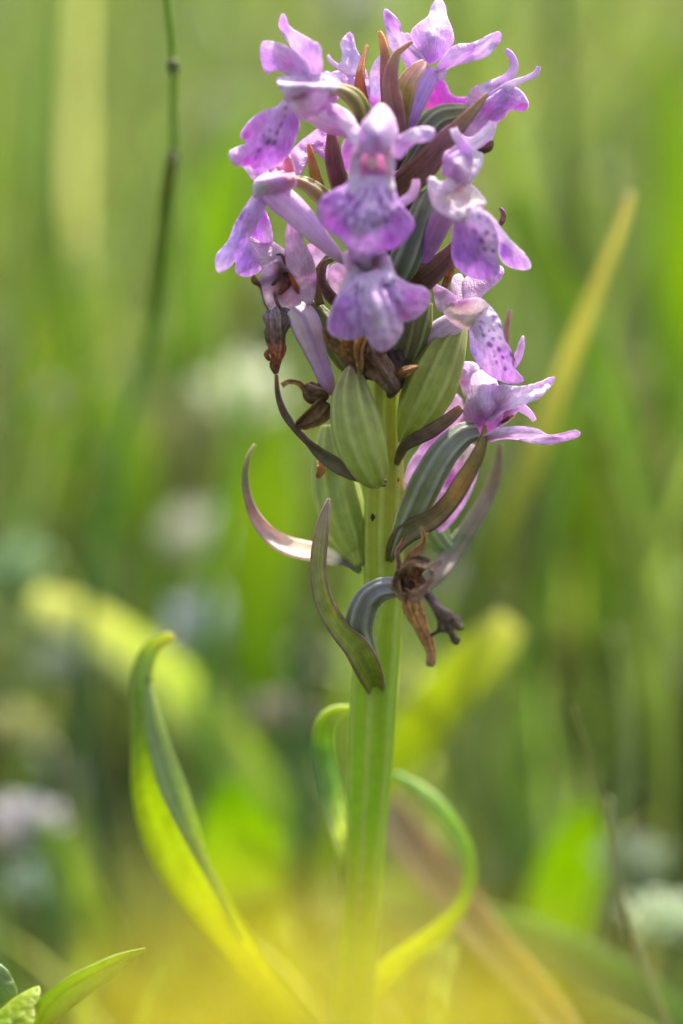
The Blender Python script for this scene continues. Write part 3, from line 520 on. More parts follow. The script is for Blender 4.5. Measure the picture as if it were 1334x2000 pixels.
# ---------------- flower H, right lower, spotted lip
fh = sub('flower', P, [(866, 604), (885, 590), (912, 584), (940, 584), (956, 600), (950, 622), (925, 642), (900, 640), (880, 628)], [(870, 604, -1.5), (940, 584, -4.5), (912, 584, -5), (915, 640, -2), (950, 620, -2)],
         [(880, 610, 'cream'), (905, 605, (222, 210, 200)), (940, 600, (226, 222, 210)), (920, 635, (206, 204, 176)), (900, 588, (190, 120, 170))], bulge=.5, base=(870, 625))
tag(fh, 'flower at the lower right with a pale dotted lip hanging down')
sub('hood', fh, [(907, 545), (930, 532), (958, 524), (978, 520), (984, 534), (968, 556), (944, 576), (932, 600), (926, 612), (912, 600), (905, 580), (903, 562)], [(910, 560, -1), (975, 528, 0), (925, 605, -3)], [(930, 560, (196, 150, 190)), (970, 535, 'purple'), (925, 595, 'mauve'), (908, 570, 'pale'), (950, 550, 'mauve')], bulge=1.2, base=(925, 615), crump=.12)
sub('petal', fh, [(886, 540), (900, 536), (908, 552), (910, 580), (900, 598), (886, 584), (880, 562)], [(890, 550, 0), (900, 590, -2)], [(895, 560, (214, 196, 214)), (885, 570, 'mauve')], bulge=.7, crump=.12)
sub('sepal', fh, [(846, 557), (862, 560), (882, 572), (894, 588), (880, 598), (864, 608), (855, 604), (850, 586)], [(848, 560, -2), (885, 590, -3), (860, 605, -2)], [(850, 562, (214, 186, 206)), (870, 580, (206, 176, 200)), (865, 600, 'pgrey'), (890, 590, 'mauve')], bulge=1.0, fold=(850, 562, 880, 592, .5))
tube('spur', fh, [(900, 622, 0, 17), (880, 636, .4, 24), (856, 652, 1, 25), (832, 670, 1.6, 20), (816, 684, 2, 14), (806, 694, 2.4, 5)], ['pgrey', (190, 166, 190), (176, 150, 184), (168, 140, 176), 'mauve'], mat='spur', ring=28)
sub('lip', fh, [(938, 590), (946, 588), (966, 608), (978, 630), (984, 660), (999, 688), (1006, 718), (1023, 742), (1005, 749), (975, 743), (942, 721), (922, 691), (917, 660), (918, 640), (924, 615)],
    [(945, 592, -3), (1020, 742, -1), (920, 670, -1), (960, 660, -4), (1003, 710, -2)],
    [(945, 600, (226, 226, 220)), (960, 620, 'white'), (940, 650, (216, 206, 230)), (930, 690, (196, 176, 222)), (960, 700, 'pale'), (985, 690, 'lilac'), (1000, 730, 'lilac'), (1010, 744, 'mauve'), (975, 650, 'white')],
    mat='lip', step=3, bulge=1.1, base=(930, 580), edge=(180, 140, 206), edgew=3,
    spots=[(938, 611, 4, 3, 80), (924, 618, 3, 3, 90), (964, 620, 3, 3, 40), (963, 626, 2.5, 2.5, 0), (942, 629, 6, 1.4, 15), (976, 636, 6, 2.4, 50), (965, 645, 4, 2, 60), (956, 646, 3.5, 3, 70), (939, 640, 5, 1.6, 50), (946, 655, 4, 3, 60), (963, 661, 4, 3.4, 70), (957, 672, 7, 5, 40), (975, 682, 6, 5, 60), (977, 660, 5, 2.4, 60), (970, 706, 5, 2.4, 80), (987, 720, 5, 3.4, 70), (982, 697, 5, 3, 60), (1002, 708, 6, 3, 75), (998, 692, 7, 3, 60), (966, 695, 4, 2.4, 60, .6)])
tube('withered_edge', fh, [(984, 660, -2.4, 1.2), (992, 676, -2.8, 2.2), (1000, 690, -2.8, 2), (1005, 705, -2.4, 1.4)], [(200, 150, 90), (150, 80, 60), (190, 140, 80)], mat='dry', lump=.4)

# ---------------- flower I, lower right, seen from behind
fi = sub('flower', P, [(936, 724), (921, 736), (915, 766), (906, 800), (904, 826), (926, 846), (950, 850), (972, 838), (982, 812), (978, 780), (974, 756), (966, 738), (950, 726)],
         [(935, 728, 3), (908, 815, 1), (975, 820, 0), (945, 790, -2)], [(940, 740, (214, 190, 220)), (925, 770, (206, 180, 210)), (950, 775, 'pale'), (940, 815, (170, 100, 160)), (965, 820, (160, 90, 150)), (918, 820, (190, 140, 180))], bulge=1.4, R=30, base=(940, 845), step=3.5)
tag(fi, 'lowest fresh flower at the right, seen from behind with long pale sepals')
sub('sepal', fi, [(1083, 736), (1072, 738), (1060, 744), (1040, 750), (1010, 755), (980, 752), (964, 762), (950, 784), (944, 810), (960, 824), (984, 804), (1012, 796), (1034, 786), (1052, 778), (1068, 764), (1081, 748)],
    [(1080, 742, -1), (1020, 770, -3), (955, 810, -1.5), (980, 755, -2)],
    [(1078, 742, 'pale'), (1050, 752, 'pink'), (1040, 770, 'white'), (1010, 775, (236, 232, 236)), (1000, 760, 'pale'), (975, 770, 'mauve'), (970, 800, (176, 110, 166)), (1020, 790, 'white')], fold=(1070, 748, 960, 800, .8), base=(948, 830), step=3.5)
sub('petal', fi, [(975, 792), (1000, 782), (1016, 794), (1006, 810), (990, 826), (974, 834), (964, 826)], [(1010, 795, -1), (970, 828, 0)], [(990, 800, (150, 96, 136)), (975, 820, (160, 90, 140)), (1005, 800, 'mauve')], bulge=-.6)
strip('petal', fi, [(1012, 794, 0, 8), (1024, 800, 0, 8), (1036, 810, 0, 6), (1044, 822, 0, 4)], ['pale', 'pale', 'pink', 'pale'], mat='petal', thick=.15)
strip('withered_edge', fi, [(980, 826, -1, 2), (992, 818, -1.4, 3), (1004, 812, -1.4, 2)], ['brown', 'dbrown', 'tan'], mat='dry')
sub('sepal', fi, [(930, 858), (950, 848), (968, 838), (990, 834), (1020, 833), (1048, 838), (1072, 850), (1100, 846), (1122, 841), (1134, 847), (1124, 856), (1104, 862), (1074, 869), (1040, 866), (1008, 858), (978, 857), (948, 866)],
    [(940, 856, -1), (1030, 848, -3), (1130, 848, -1)], [(945, 856, (190, 140, 180)), (980, 845, 'pale'), (1015, 838, 'pale'), (1020, 855, 'white'), (1055, 858, 'white'), (1085, 858, 'pale'), (1120, 850, 'pink'), (1130, 847, (180, 150, 190))], fold=(960, 848, 1120, 852, .7), base=(930, 858), step=3.5)
sub('sepal', fi, [(932, 712), (915, 707), (898, 711), (897, 738), (902, 760), (908, 776), (916, 762), (922, 742), (936, 728)], [(900, 715, 4), (910, 770, 3)], [(905, 718, 'lilac'), (900, 745, 'rose'), (925, 715, 'pale'), (912, 765, 'pink')], bulge=.7)
sub('petal', fi, [(1022, 656), (1014, 668), (1008, 684), (1002, 700), (1000, 720), (1010, 716), (1020, 696), (1025, 672)], [(1022, 660, 3), (1005, 712, 3)], [(1015, 690, (196, 166, 200)), (1022, 662, 'mauve')])
sub('lip', fi, [(890, 770), (905, 796), (898, 824), (874, 850), (845, 880), (826, 920), (812, 952), (793, 962), (791, 930), (802, 900), (824, 868), (846, 840), (868, 806)], [(890, 790, 7), (800, 950, 9), (850, 860, 7)],
    [(880, 800, 'pink'), (850, 850, 'rose'), (820, 900, 'pale'), (800, 950, (236, 214, 226))], mat='petal', base=(900, 790))
sub('lip_lobe', fi, [(905, 868), (930, 872), (936, 905), (925, 950), (905, 990), (880, 1024), (856, 1040), (846, 1010), (850, 970), (870, 920), (886, 886)], [(915, 880, 4), (860, 1030, 7), (890, 950, 6)],
    [(910, 880, 'cream'), (900, 920, 'pink'), (885, 940, 'magenta'), (870, 970, 'pale'), (860, 1020, 'mauve'), (915, 940, 'pink')], mat='petal', base=(920, 860))
ovary([(928, 842, -1, 17), (904, 850, -1.6, 22), (876, 874, -2.4, 25), (852, 908, -2.6, 27), (828, 952, -2, 28), (806, 1000, -.6, 26), (786, 1044, 1, 20), (770, 1080, 4, 10)],
      ((104, 84, 88), (106, 106, 92), (108, 112, 90), (104, 108, 74), (108, 114, 70), (110, 118, 68), (112, 122, 62)), (146, 144, 130), par=fi, ribs=6, twist=.25)

# ---------------- flower J, lower left, open and withering
fj = sub('flower', P, [(512, 530), (526, 516), (546, 508), (560, 524), (576, 542), (590, 576), (584, 598), (556, 608), (530, 608), (515, 582), (508, 552)], [(512, 535, -4), (560, 520, -4), (590, 580, -3), (550, 560, -1.6), (545, 606, -1.2)],
         [(520, 530, (180, 160, 190)), (550, 535, (96, 56, 56)), (556, 556, (84, 36, 30)), (575, 575, (170, 140, 160)), (520, 580, 'pgrey'), (550, 600, 'pgrey'), (545, 575, (130, 84, 96)), (512, 555, 'greyv')], bulge=0, base=(550, 555), edge=(190, 160, 186), edgew=4)
tag(fj, 'fading flower at lower left, its throat shrivelled brown')
sub('sepal', fj, [(571, 418), (562, 436), (558, 460), (558, 490), (555, 512), (566, 534), (580, 558), (588, 580), (600, 596), (610, 590), (617, 562), (616, 525), (607, 498), (592, 468), (582, 434)], [(571, 422, -3), (560, 500, -2), (612, 550, -2), (595, 590, -4), (590, 520, -4.5)],
    [(571, 425, 'pink'), (570, 470, (206, 170, 200)), (575, 510, (190, 156, 180)), (605, 540, (196, 160, 190)), (595, 585, (196, 170, 184)), (582, 555, (206, 180, 186))], bulge=1.0, base=(600, 600), edge=(180, 140, 176), edgew=3, step=3.5)
sub('sepal', fj, [(478, 463), (494, 458), (512, 462), (541, 477), (558, 492), (560, 508), (536, 512), (512, 523), (502, 494), (488, 476)], [(480, 465, 0), (555, 498, -2), (515, 515, -2)], [(490, 468, (206, 160, 200)), (520, 480, 'mauve'), (545, 498, (180, 150, 180)), (512, 512, 'pgrey')], bulge=.9, base=(560, 500))
tube('spur', fj, [(572, 600, -3, 15), (590, 618, -3, 24), (602, 646, -3, 25), (614, 680, -3, 20), (626, 712, -3, 16), (638, 742, -3, 14), (648, 768, -2, 6)], ['pgrey', (204, 178, 186), (190, 160, 172), (178, 144, 166), (164, 124, 158), (152, 108, 156), (130, 88, 136)], mat='spur', ribs=4, rib=.2, ribcol=(136, 96, 136))
tube('column', fj, [(545, 575, -3.4, 3), (554, 560, -3.6, 8), (562, 544, -3.4, 9), (556, 528, -3, 4)], [(130, 70, 70), (110, 50, 44), 'dbrown', 'dark'], mat='dry', lump=.6)
tube('anther', fj, [(541, 497, -4, 2.5), (549, 497, -4.2, 3), (554, 505, -4.2, 3.4), (556, 516, -4, 2.5), (557, 526, -3.6, 2)], ['dbrown', 'brown', (110, 60, 40), 'dbrown'], mat='dry', lump=.3)
tube('anther', fj, [(566, 534, -3.6, 3), (573, 548, -4.2, 5), (580, 564, -4.2, 5), (582, 574, -4, 2)], [(150, 60, 30), (176, 76, 30), (140, 60, 40)], mat='dry', lump=.4)
tube('anther', fj, [(532, 556, -3, 3), (540, 548, -3.4, 4), (548, 540, -3.2, 3)], [(70, 76, 60), (84, 60, 50)], mat='dry', lump=.4)
tube('column', fj, [(536, 572, -2.6, 3), (541, 590, -3.2, 4), (548, 602, -3.4, 3)], [(150, 104, 120), (140, 90, 100), 'maroon'], mat='dry', lump=.3)
tube('withered_edge', fj, [(495, 540, -3, 4), (498, 548, -3.2, 7), (505, 555, -3, 5), (510, 566, -3, 2), (515, 590, -3, 1.6), (524, 605, -3, 1.4)], [(150, 90, 40), (120, 70, 36), 'brown', 'greyv', 'dbrown'], mat='dry', lump=.3)
tube('withered_lip', fj, [(534, 606, -2, 14), (538, 622, -2.6, 23), (540, 645, -3, 21), (542, 668, -3, 19), (541, 690, -3, 17), (538, 712, -2.4, 9), (539, 730, -2, 3)],
     ['greyv', (140, 116, 110), (110, 82, 70), (104, 70, 56), (176, 96, 60), (120, 78, 62), (90, 56, 50)], mat='dry', ribs=5, rib=.35, flat=.45, lump=1.0, ring=32, seed=4, sub=10)
tube('withered_edge', fj, [(523, 684, -3, 3), (522, 692, -3.4, 6), (526, 702, -3, 4)], [(150, 90, 40), (130, 70, 36)], mat='dry', lump=.4)

# ---------------- flower K, left, side view
fk = sub('flower', P, [(500, 340), (520, 326), (548, 314), (566, 320), (576, 340), (578, 362), (556, 372), (524, 378), (496, 384)], [(505, 350, -4), (570, 335, -3), (535, 350, -6)],
         [(520, 345, (226, 180, 206)), (550, 325, (230, 160, 200)), (570, 345, (216, 130, 150)), (510, 370, 'pgrey'), (545, 362, 'rose')], bulge=1.6, base=(578, 360), step=3.5)
tag(fk, 'flower turned left at the left edge with a drooping violet lip and a long spur')
sub('sepal', fk, [(556, 305), (566, 302), (574, 322), (578, 345), (574, 362), (566, 364), (560, 345), (552, 325)], [(560, 310, -4), (570, 358, -4)], [(562, 320, (206, 120, 130)), (572, 340, (180, 90, 80)), (566, 356, 'pink')], bulge=.6)
sub('lip', fk, [(500, 376), (484, 396), (472, 414), (458, 440), (446, 470), (424, 496), (420, 514), (424, 530), (432, 532), (448, 522), (460, 508), (459, 524), (464, 535), (478, 540), (497, 536), (511, 522), (500, 494), (486, 470), (500, 446), (512, 418), (522, 392), (522, 374)],
    [(510, 380, -5), (460, 440, -4), (424, 520, -3), (500, 525, -1), (500, 430, -6)],
    [(505, 385, (216, 180, 214)), (480, 420, 'purple'), (495, 410, 'lilac'), (465, 460, (190, 160, 224)), (435, 505, (206, 186, 230)), (424, 520, 'white'), (480, 515, (176, 130, 214)), (495, 530, 'lilac'), (490, 450, 'lilac')],
    mat='lip', step=3.5, bulge=1.1, base=(515, 365), edge='pale', edgew=4, fold=(495, 400, 450, 500, -.5),
    spots=[(480, 400, 7, 2.4, 120), (472, 424, 9, 3, 115), (462, 436, 7, 2.4, 115), (486, 420, 6, 2, 115, .6)])
sub('lip_lobe', fk, [(512, 402), (522, 420), (530, 444), (531, 474), (518, 478), (500, 466), (486, 458), (494, 430)], [(512, 410, -3), (528, 465, -1), (495, 455, -2)], [(515, 425, 'purple'), (525, 455, 'pale'), (500, 455, 'purple')], mat='lip', bulge=.9)
tube('spur', fk, [(520, 366, -5, 20), (545, 386, -5.6, 28), (575, 412, -6, 27), (604, 442, -6, 23), (630, 470, -5.6, 18), (655, 495, -5, 13), (672, 512, -4, 6)], [(200, 150, 206), (206, 150, 210), (216, 160, 214), 'lilac', (206, 160, 210), 'mauve', (170, 120, 180)], mat='spur', ring=32)
ovary([(574, 352, -2, 8), (592, 358, -2.4, 13), (614, 372, -2.6, 16), (636, 392, -2, 17), (655, 410, -.4, 12)], ((190, 160, 140), (128, 112, 66), (112, 104, 60), 'dolive'), (172, 152, 110), par=fk, ribs=5)
sub('sepal', fk, [(565, 303), (580, 284), (604, 264), (628, 250), (645, 262), (652, 290), (648, 322), (632, 312), (616, 296), (600, 318), (584, 345), (574, 330)], [(570, 305, 3), (640, 270, 4), (590, 325, 2)],
    [(580, 295, 'rose'), (610, 275, 'rose'), (635, 275, 'magenta'), (600, 300, 'pale'), (580, 325, (216, 160, 216))], bulge=.8, edge='rose', edgew=4)
sub('sepal', fk, [(470, 318), (486, 324), (500, 334), (506, 350), (496, 352), (482, 336)], [(475, 320, -3), (502, 348, -4)], [(480, 326, 'white'), (498, 344, 'pink')], bulge=.4)

# ---------------- small pieces between the flowers: petals of flowers on the far side
def far(outline, d, cols, **k): return sub('flower', P, outline, [(outline[0][0], outline[0][1], d), (outline[len(outline) // 2][0], outline[len(outline) // 2][1], d + 1)], cols, **k)
tag(far([(600, 478), (622, 482), (640, 500), (640, 530), (632, 560), (618, 540), (612, 510)], 5, [(615, 490, 'pink'), (628, 510, 'white'), (622, 545, 'pink')]), 'petal of a far flower showing left of the curled bract')
tag(far([(640, 530), (662, 512), (684, 520), (690, 560), (672, 590), (650, 572)], 4, [(660, 530, 'pink'), (670, 560, 'pgrey'), (650, 550, 'pink')]), 'pale petal showing behind the curled brown bract')
tag(far([(690, 240), (720, 250), (760, 250), (800, 270), (820, 320), (780, 350), (700, 350), (665, 310)], 5, [(700, 270, 'rose'), (760, 300, 'deep'), (740, 340, 'mauve')], bulge=2), 'back flower closing the middle of the spike')
tag(far([(886, 250), (906, 262), (925, 262), (960, 240), (968, 252), (955, 280), (930, 300), (900, 290)], 1, [(910, 270, 'mauve'), (950, 260, 'lilac'), (930, 285, (190, 150, 190))], bulge=1), 'lilac petal tucked under the upper right flower')

# ---------------- withered brown flowers
def dry(name, par, st, cols, **k):
    k.setdefault('lump', .55); k.setdefault('ribs', 4); k.setdefault('rib', .25); k.setdefault('ribcol', None); return tube(name, par, st, cols, mat='dry', **k)
wf = strip('withered_flower', P, [(690, 640, -4, 8), (694, 670, -4.6, 16, 20), (700, 700, -5, 14, 40), (704, 726, -5, 5)], ['gold', (150, 100, 36), 'brown', 'dbrown'], mat='dry', wave=1.4, cup=.8); tag(wf, 'golden brown shrivelled petals under the front flower')
strip('withered_petal', wf, [(640, 640, -4, 8), (656, 664, -4.6, 14, 30), (678, 690, -5, 12, 40), (694, 712, -5, 6), (698, 728, -4.6, 3)], [(140, 96, 40), (110, 76, 34), (150, 110, 50), 'brown'], mat='dry', wave=1.6, seed=2, cup=.7)
strip('withered_petal', wf, [(718, 650, -5, 6), (708, 664, -5.6, 10, 30), (700, 684, -6, 8), (704, 708, -6, 7, 30), (703, 730, -5.6, 3)], [(170, 120, 60), (190, 136, 56), (140, 92, 44), 'tan'], mat='dry', wave=1.2, seed=3, cup=.7)
dry('withered_lip', wf, [(722, 670, -3, 12), (730, 700, -4, 22), (746, 724, -4.4, 21), (762, 748, -4.4, 17), (772, 768, -4, 7)], [(70, 44, 26), (90, 60, 38), (120, 86, 62), (112, 84, 66), (70, 46, 34)], seed=1)
dry('withered_petal', wf, [(768, 736, -4, 6), (782, 728, -4.4, 9), (798, 722, -4.4, 8), (815, 716, -4, 4)], ['dbrown', (120, 74, 34), (170, 112, 50), (140, 90, 44)], seed=5)
dry('withered_petal', wf, [(716, 690, -2, 18), (720, 716, -2.4, 20), (716, 740, -2, 10)], [(60, 38, 24), (84, 58, 30), 'dbrown'], seed=6)
dry('withered_petal', wf, [(760, 680, -1, 18), (770, 710, -1, 20), (768, 750, 0, 14), (762, 775, 1, 6)], [(50, 34, 30), (66, 46, 42), (74, 58, 58), (60, 50, 46)], seed=7)

wg = dry('withered_flower', P, [(642, 770, -1, 9), (628, 768, -1.2, 17), (612, 764, -1.2, 18), (600, 752, -1, 9)], [(70, 50, 30), (110, 84, 48), (96, 66, 44), 'brown'], seed=8); tag(wg, 'withered brown flower sticking out left of the largest capsule')
strip('withered_petal', wg, [(550, 752, -1.6, 5), (564, 745, -1.6, 4), (584, 748, -1.6, 4), (600, 762, -1.6, 6, 20), (612, 776, -1.4, 7)], [(214, 176, 110), (150, 106, 60), (120, 84, 50), 'brown'], mat='dry', wave=.4)
strip('withered_petal', wg, [(578, 832, -2, 2), (592, 816, -2.4, 9, 30), (614, 798, -2.6, 13, 30), (636, 782, -2.4, 9)], [(70, 46, 36), (96, 66, 40), (120, 88, 44), (60, 42, 28)], mat='dry', wave=.7, cup=.8)
strip('withered_petal', wg, [(580, 834, -1.4, 2), (604, 830, -1.6, 9, -20), (628, 816, -1.6, 13, -20), (648, 796, -1.4, 10)], [(90, 60, 40), (150, 108, 50), (130, 100, 52), (70, 50, 30)], mat='dry', wave=.7, seed=4, cup=.8)
strip('withered_petal', P, [(622, 900, 4, 5), (628, 912, 3.6, 9), (622, 928, 3.6, 6), (620, 934, 3.6, 2)], ['gold', (176, 126, 56), (150, 100, 50)], mat='dry')

# the sharp withered flower on the bowed ovary
wh = dry('withered_flower', P, [(776, 1146, -3.8, 14), (784, 1146, -4.4, 20), (792, 1144, -5, 18)], [(140, 110, 80), (120, 84, 50), (90, 60, 36)], lump=.3, seed=9); tag(wh, 'crisp brown withered flower on its own low on the stem, an empty cup with hanging shreds')
def cup_mesh():
    V = []; F = []; col = []; uv = []; rings = 9; seg = 40; rr = random.Random(5)
    ax = np.array(W(815, 1124, -8)) - np.array(W(788, 1146, -4)); ax /= np.linalg.norm(ax)
    a = np.cross(ax, (0, 0, 1)); a /= np.linalg.norm(a); b = np.cross(ax, a); o = np.array(W(788, 1146, -4))
    for i in range(rings):
        t = i / (rings - 1)
        for j in range(seg):
            th = 2 * math.pi * j / seg
            n1 = noise.noise(Vector((math.cos(th) * 2, math.sin(th) * 2, t * 2))); n2 = noise.noise(Vector((math.cos(th) * 6, math.sin(th) * 6, t * 3 + 7)))
            r = (.25 + 1.25 * math.sin(min(t * 1.5, 1.57))) * 1e-3 * (1 + .35 * n1 + .18 * n2)
            h = t * 2.0e-3 * (1 + .4 * n1 * t + .3 * n2 * t)
            V.append(o + ax * h + a * math.cos(th) * r * 1.15 + b * math.sin(th) * r); uv.append((th * 1.3, t * 2))
            c = C('tan') * (1 - t) + C((120, 86, 62)) * t; col.append(c * (1 + .5 * n2))
    for i in range(rings - 1):
        for j in range(seg): F.append((i * seg + j, i * seg + (j + 1) % seg, (i + 1) * seg + (j + 1) % seg, (i + 1) * seg + j))
    return mesh_obj('withered_cup', V, F, np.array(col), np.array(uv), 'dry', wh, .12)
cup_mesh()
def shred(st, cols, wave=.5, seed=0, **k): return strip('withered_petal', wh, st, cols, mat='dry', wave=wave, seed=seed, thick=.12, cup=k.pop('cup', .8), **k)
shred([(790, 1047, -4, 2), (786, 1062, -4.2, 3.5, 20), (778, 1078, -4.4, 4.5, 30), (779, 1100, -4.8, 5), (778, 1120, -5, 5), (772, 1140, -5, 6, 30)], [(140, 80, 50), (170, 112, 76), (150, 104, 84), (140, 96, 80), (170, 124, 90)], seed=11)
shred([(823, 1030, -6, 1.2), (827, 1044, -6.2, 3), (830, 1056, -6.4, 3.5, 20), (822, 1072, -6.4, 7, 30), (806, 1086, -6.2, 10, 20), (798, 1104, -6, 12), (790, 1122, -5.6, 12), (784, 1136, -5, 8)], [(190, 140, 80), (180, 128, 64), (176, 120, 60), (170, 116, 60), (150, 110, 66), (120, 86, 56), 'umber'], seed=12, wave=.7)
shred([(840, 1045, -6, 1), (834, 1043, -6.2, 1.6), (828, 1048, -6.4, 2)], ['tan', 'tan'], seed=13, wave=.1)
shred([(862, 1098, -9, 3), (850, 1104, -9.4, 6, 20), (834, 1108, -9.4, 9, 30), (816, 1104, -9, 10, 30), (800, 1112, -7.6, 9, 20), (790, 1124, -6, 8)], [(130, 100, 84), (150, 116, 92), (140, 106, 80), (150, 112, 76), 'umber'], seed=14, wave=.9)
shred([(808, 1092, -8, 4), (820, 1090, -8.6, 7, 40), (832, 1096, -9, 6, 30), (840, 1108, -9, 4)], [(100, 76, 60), (84, 62, 50), (110, 84, 66)], seed=15, wave=1.2)
shred([(846, 1110, -9, 5), (848, 1126, -9.6, 5, 30), (842, 1142, -9.8, 6, 30), (828, 1156, -9.6, 9, 20), (812, 1166, -9, 9), (798, 1160, -7, 7)], [(150, 118, 92), (150, 110, 84), (140, 104, 84), (170, 134, 108), (150, 110, 84), 'brown'], seed=16, wave=.6)
shred([(775, 1130, -5, 5), (778, 1148, -6, 8, 20), (784, 1162, -6.6, 8, 20), (796, 1170, -7, 7)], [(190, 150, 100), (170, 130, 80), (140, 100, 60), 'brown'], seed=17)
tube('withered_spur', wh, [(802, 1156, -6, 15), (806, 1178, -6.4, 18), (812, 1204, -6.6, 15), (824, 1230, -6.6, 11.5), (836, 1254, -6.4, 9.5), (842, 1276, -6.4, 8), (841, 1294, -6.4, 7.5), (840, 1302, -6.4, 5)],
     [(130, 90, 44), (170, 120, 52), (176, 124, 58), (160, 108, 60), (166, 116, 70), (176, 130, 84), (190, 146, 104)], mat='dry', ribs=5, rib=.35, ribcol=(200, 150, 84), flat=.6, lump=.35, sub=10, twist=.15)
sub('withered_lip', wh, [(828, 1156), (842, 1156), (854, 1172), (863, 1184), (881, 1193), (896, 1203), (900, 1216), (905, 1226), (896, 1230), (886, 1227), (890, 1239), (898, 1249), (890, 1259), (881, 1251), (876, 1237), (863, 1235), (851, 1239), (843, 1244), (840, 1239), (853, 1230), (855, 1216), (849, 1200), (840, 1182), (830, 1168)],
    [(842, 1156, -8), (862, 1200, -9), (900, 1225, -8), (890, 1252, -8), (846, 1240, -7)], [(845, 1160, (96, 76, 80)), (858, 1186, (104, 84, 84)), (885, 1205, (84, 60, 50)), (895, 1225, (120, 96, 84)), (865, 1222, (96, 74, 62)), (890, 1250, (60, 44, 40)), (848, 1240, (60, 46, 40))],
    mat='dry', bulge=.3, R=8, crump=.55, step=2.4, thick=.12, fold=[(838, 1160, 888, 1254, -1.0), (860, 1188, 900, 1224, -.8)])

# ---------------- leaves of the orchid
def leaf(st, cols, name='leaf', par=None, **k):
    k.setdefault('cup', .35); k.setdefault('thick', .4); k.setdefault('across', 10); return strip(name, par or P, st, cols, mat=k.pop('mat', 'leaf'), **k)
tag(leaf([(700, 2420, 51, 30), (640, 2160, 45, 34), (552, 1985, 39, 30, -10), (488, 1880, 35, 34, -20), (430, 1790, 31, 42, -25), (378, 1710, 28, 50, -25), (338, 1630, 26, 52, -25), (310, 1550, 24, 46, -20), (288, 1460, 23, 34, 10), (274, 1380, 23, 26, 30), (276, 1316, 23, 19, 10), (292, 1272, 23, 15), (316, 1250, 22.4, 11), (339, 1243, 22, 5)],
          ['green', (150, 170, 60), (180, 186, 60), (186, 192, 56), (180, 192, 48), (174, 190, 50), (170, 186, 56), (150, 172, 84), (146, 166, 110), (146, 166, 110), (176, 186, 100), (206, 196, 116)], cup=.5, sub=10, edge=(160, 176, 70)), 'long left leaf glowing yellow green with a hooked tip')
leaf([(470, 1840, 27, 4, 0), (430, 1760, 24, 10, 60), (392, 1680, 22, 16, 50), (360, 1600, 20, 24, 30), (332, 1530, 20, 26, 20), (308, 1450, 21, 20, 20), (292, 1370, 22, 10), (286, 1320, 23, 3)],
     [(176, 190, 90), (176, 190, 120), (166, 182, 124), (156, 172, 120), (156, 172, 120), (160, 176, 120)], name='leaf_fold', cup=.4)
tag(leaf([(700, 2300, 60, 40), (600, 2080, 96, 50), (520, 1900, 100, 70, -10), (485, 1780, 112, 84, -10), (468, 1660, 110, 84, -5), (455, 1590, 106, 66), (450, 1550, 104, 36), (448, 1515, 102, 8)], [(170, 180, 50), (170, 182, 46), (170, 186, 40), (160, 184, 36), (140, 170, 30), (130, 160, 30)], cup=.2), 'broad lime leaf behind the long left leaf')
tag(leaf([(700, 1800, 24, 24), (690, 1700, 20, 26), (664, 1620, 17, 22, 15), (642, 1540, 16, 26, 30), (628, 1470, 16, 24, 30), (632, 1420, 16, 20, 20), (654, 1394, 17, 14), (690, 1384, 18, 5)],
          ['green', (120, 150, 80), (204, 214, 180), (150, 176, 130), (130, 160, 90), (150, 174, 40), (170, 186, 50), (176, 190, 60)], cup=.4), 'small leaf curling out behind the stem at left')
tag(leaf([(650, 2300, 45, 30.6), (690, 2010, 41, 28.9), (760, 1900, 38, 23.8, 10), (840, 1832, 36, 18.7, 20), (896, 1770, 35, 13.6, 30), (915, 1700, 35, 12.75, 30), (900, 1640, 35, 12.75, 20), (864, 1582, 35, 11.9), (826, 1545, 36, 9.35), (770, 1512, 36, 4.25)],
          ['green', (196, 196, 70), (190, 200, 70), (180, 190, 70), (160, 180, 80), (156, 180, 90), (160, 186, 110), (176, 196, 150), (150, 176, 130)], cup=.5), 'right leaf arching up and back towards the stem')

# ------------------------------------------------------------------ neighbours of the orchid
def solo(name, label, cat, foot, builder, group=None):
    r = thing(name, label, cat, W(*foot), group); builder(r); return r
def stalk(r):
    tube('culm', r, [(312, -60, 18, 9), (325, 0, 22, 7), (338, 130, 28, 7.5), (337, 300, 38, 8), (328, 430, 48, 10), (306, 600, 72, 11), (276, 730, 96, 12), (240, 850, 122, 13), (216, 1000, 160, 14), (200, 1110, 190, 15), (190, 1260, 300, 15)],
         [(112, 138, 56), (110, 136, 56), (110, 138, 60), (110, 142, 66), (116, 156, 76), (116, 156, 80), (120, 156, 90)], mat='stem')
    for x, y, d in ((338, 130, 26), (336, 308, 37)):
        tube('node', r, [(x - 1, y - 14, d - .3, 9), (x, y, d, 13), (x, y + 14, d, 9.5)], [(92, 100, 50), (74, 74, 44), (96, 112, 54)], mat='tube')
    strip('sheath', r, [(336, 310, 36, 10), (322, 400, 44, 13), (316, 480, 50, 12), (300, 610, 70, 11)], [(110, 124, 62), (112, 136, 66), (112, 144, 74)], mat='bract')
solo('grass_stalk', 'thin dark green grass stalk with swollen nodes rising left of the orchid', 'grass stalk', (190, 1260, 300), stalk)
solo('dry_grass_plant', 'blurred straw coloured pointed blade leaning right of the orchid', 'dry grass', (900, 1250, 120), lambda r: strip('blade', r, [(1232, 376, 60, 7), (1210, 450, 64, 10), (1170, 550, 70, 13), (1120, 680, 80, 18), (1070, 820, 92, 21), (1010, 980, 106, 20), (950, 1120, 122, 18), (900, 1250, 140, 20)],
     [(206, 194, 170), (206, 196, 156), (200, 192, 152), (176, 174, 132), (130, 140, 86), (96, 116, 60)], mat='grass'))
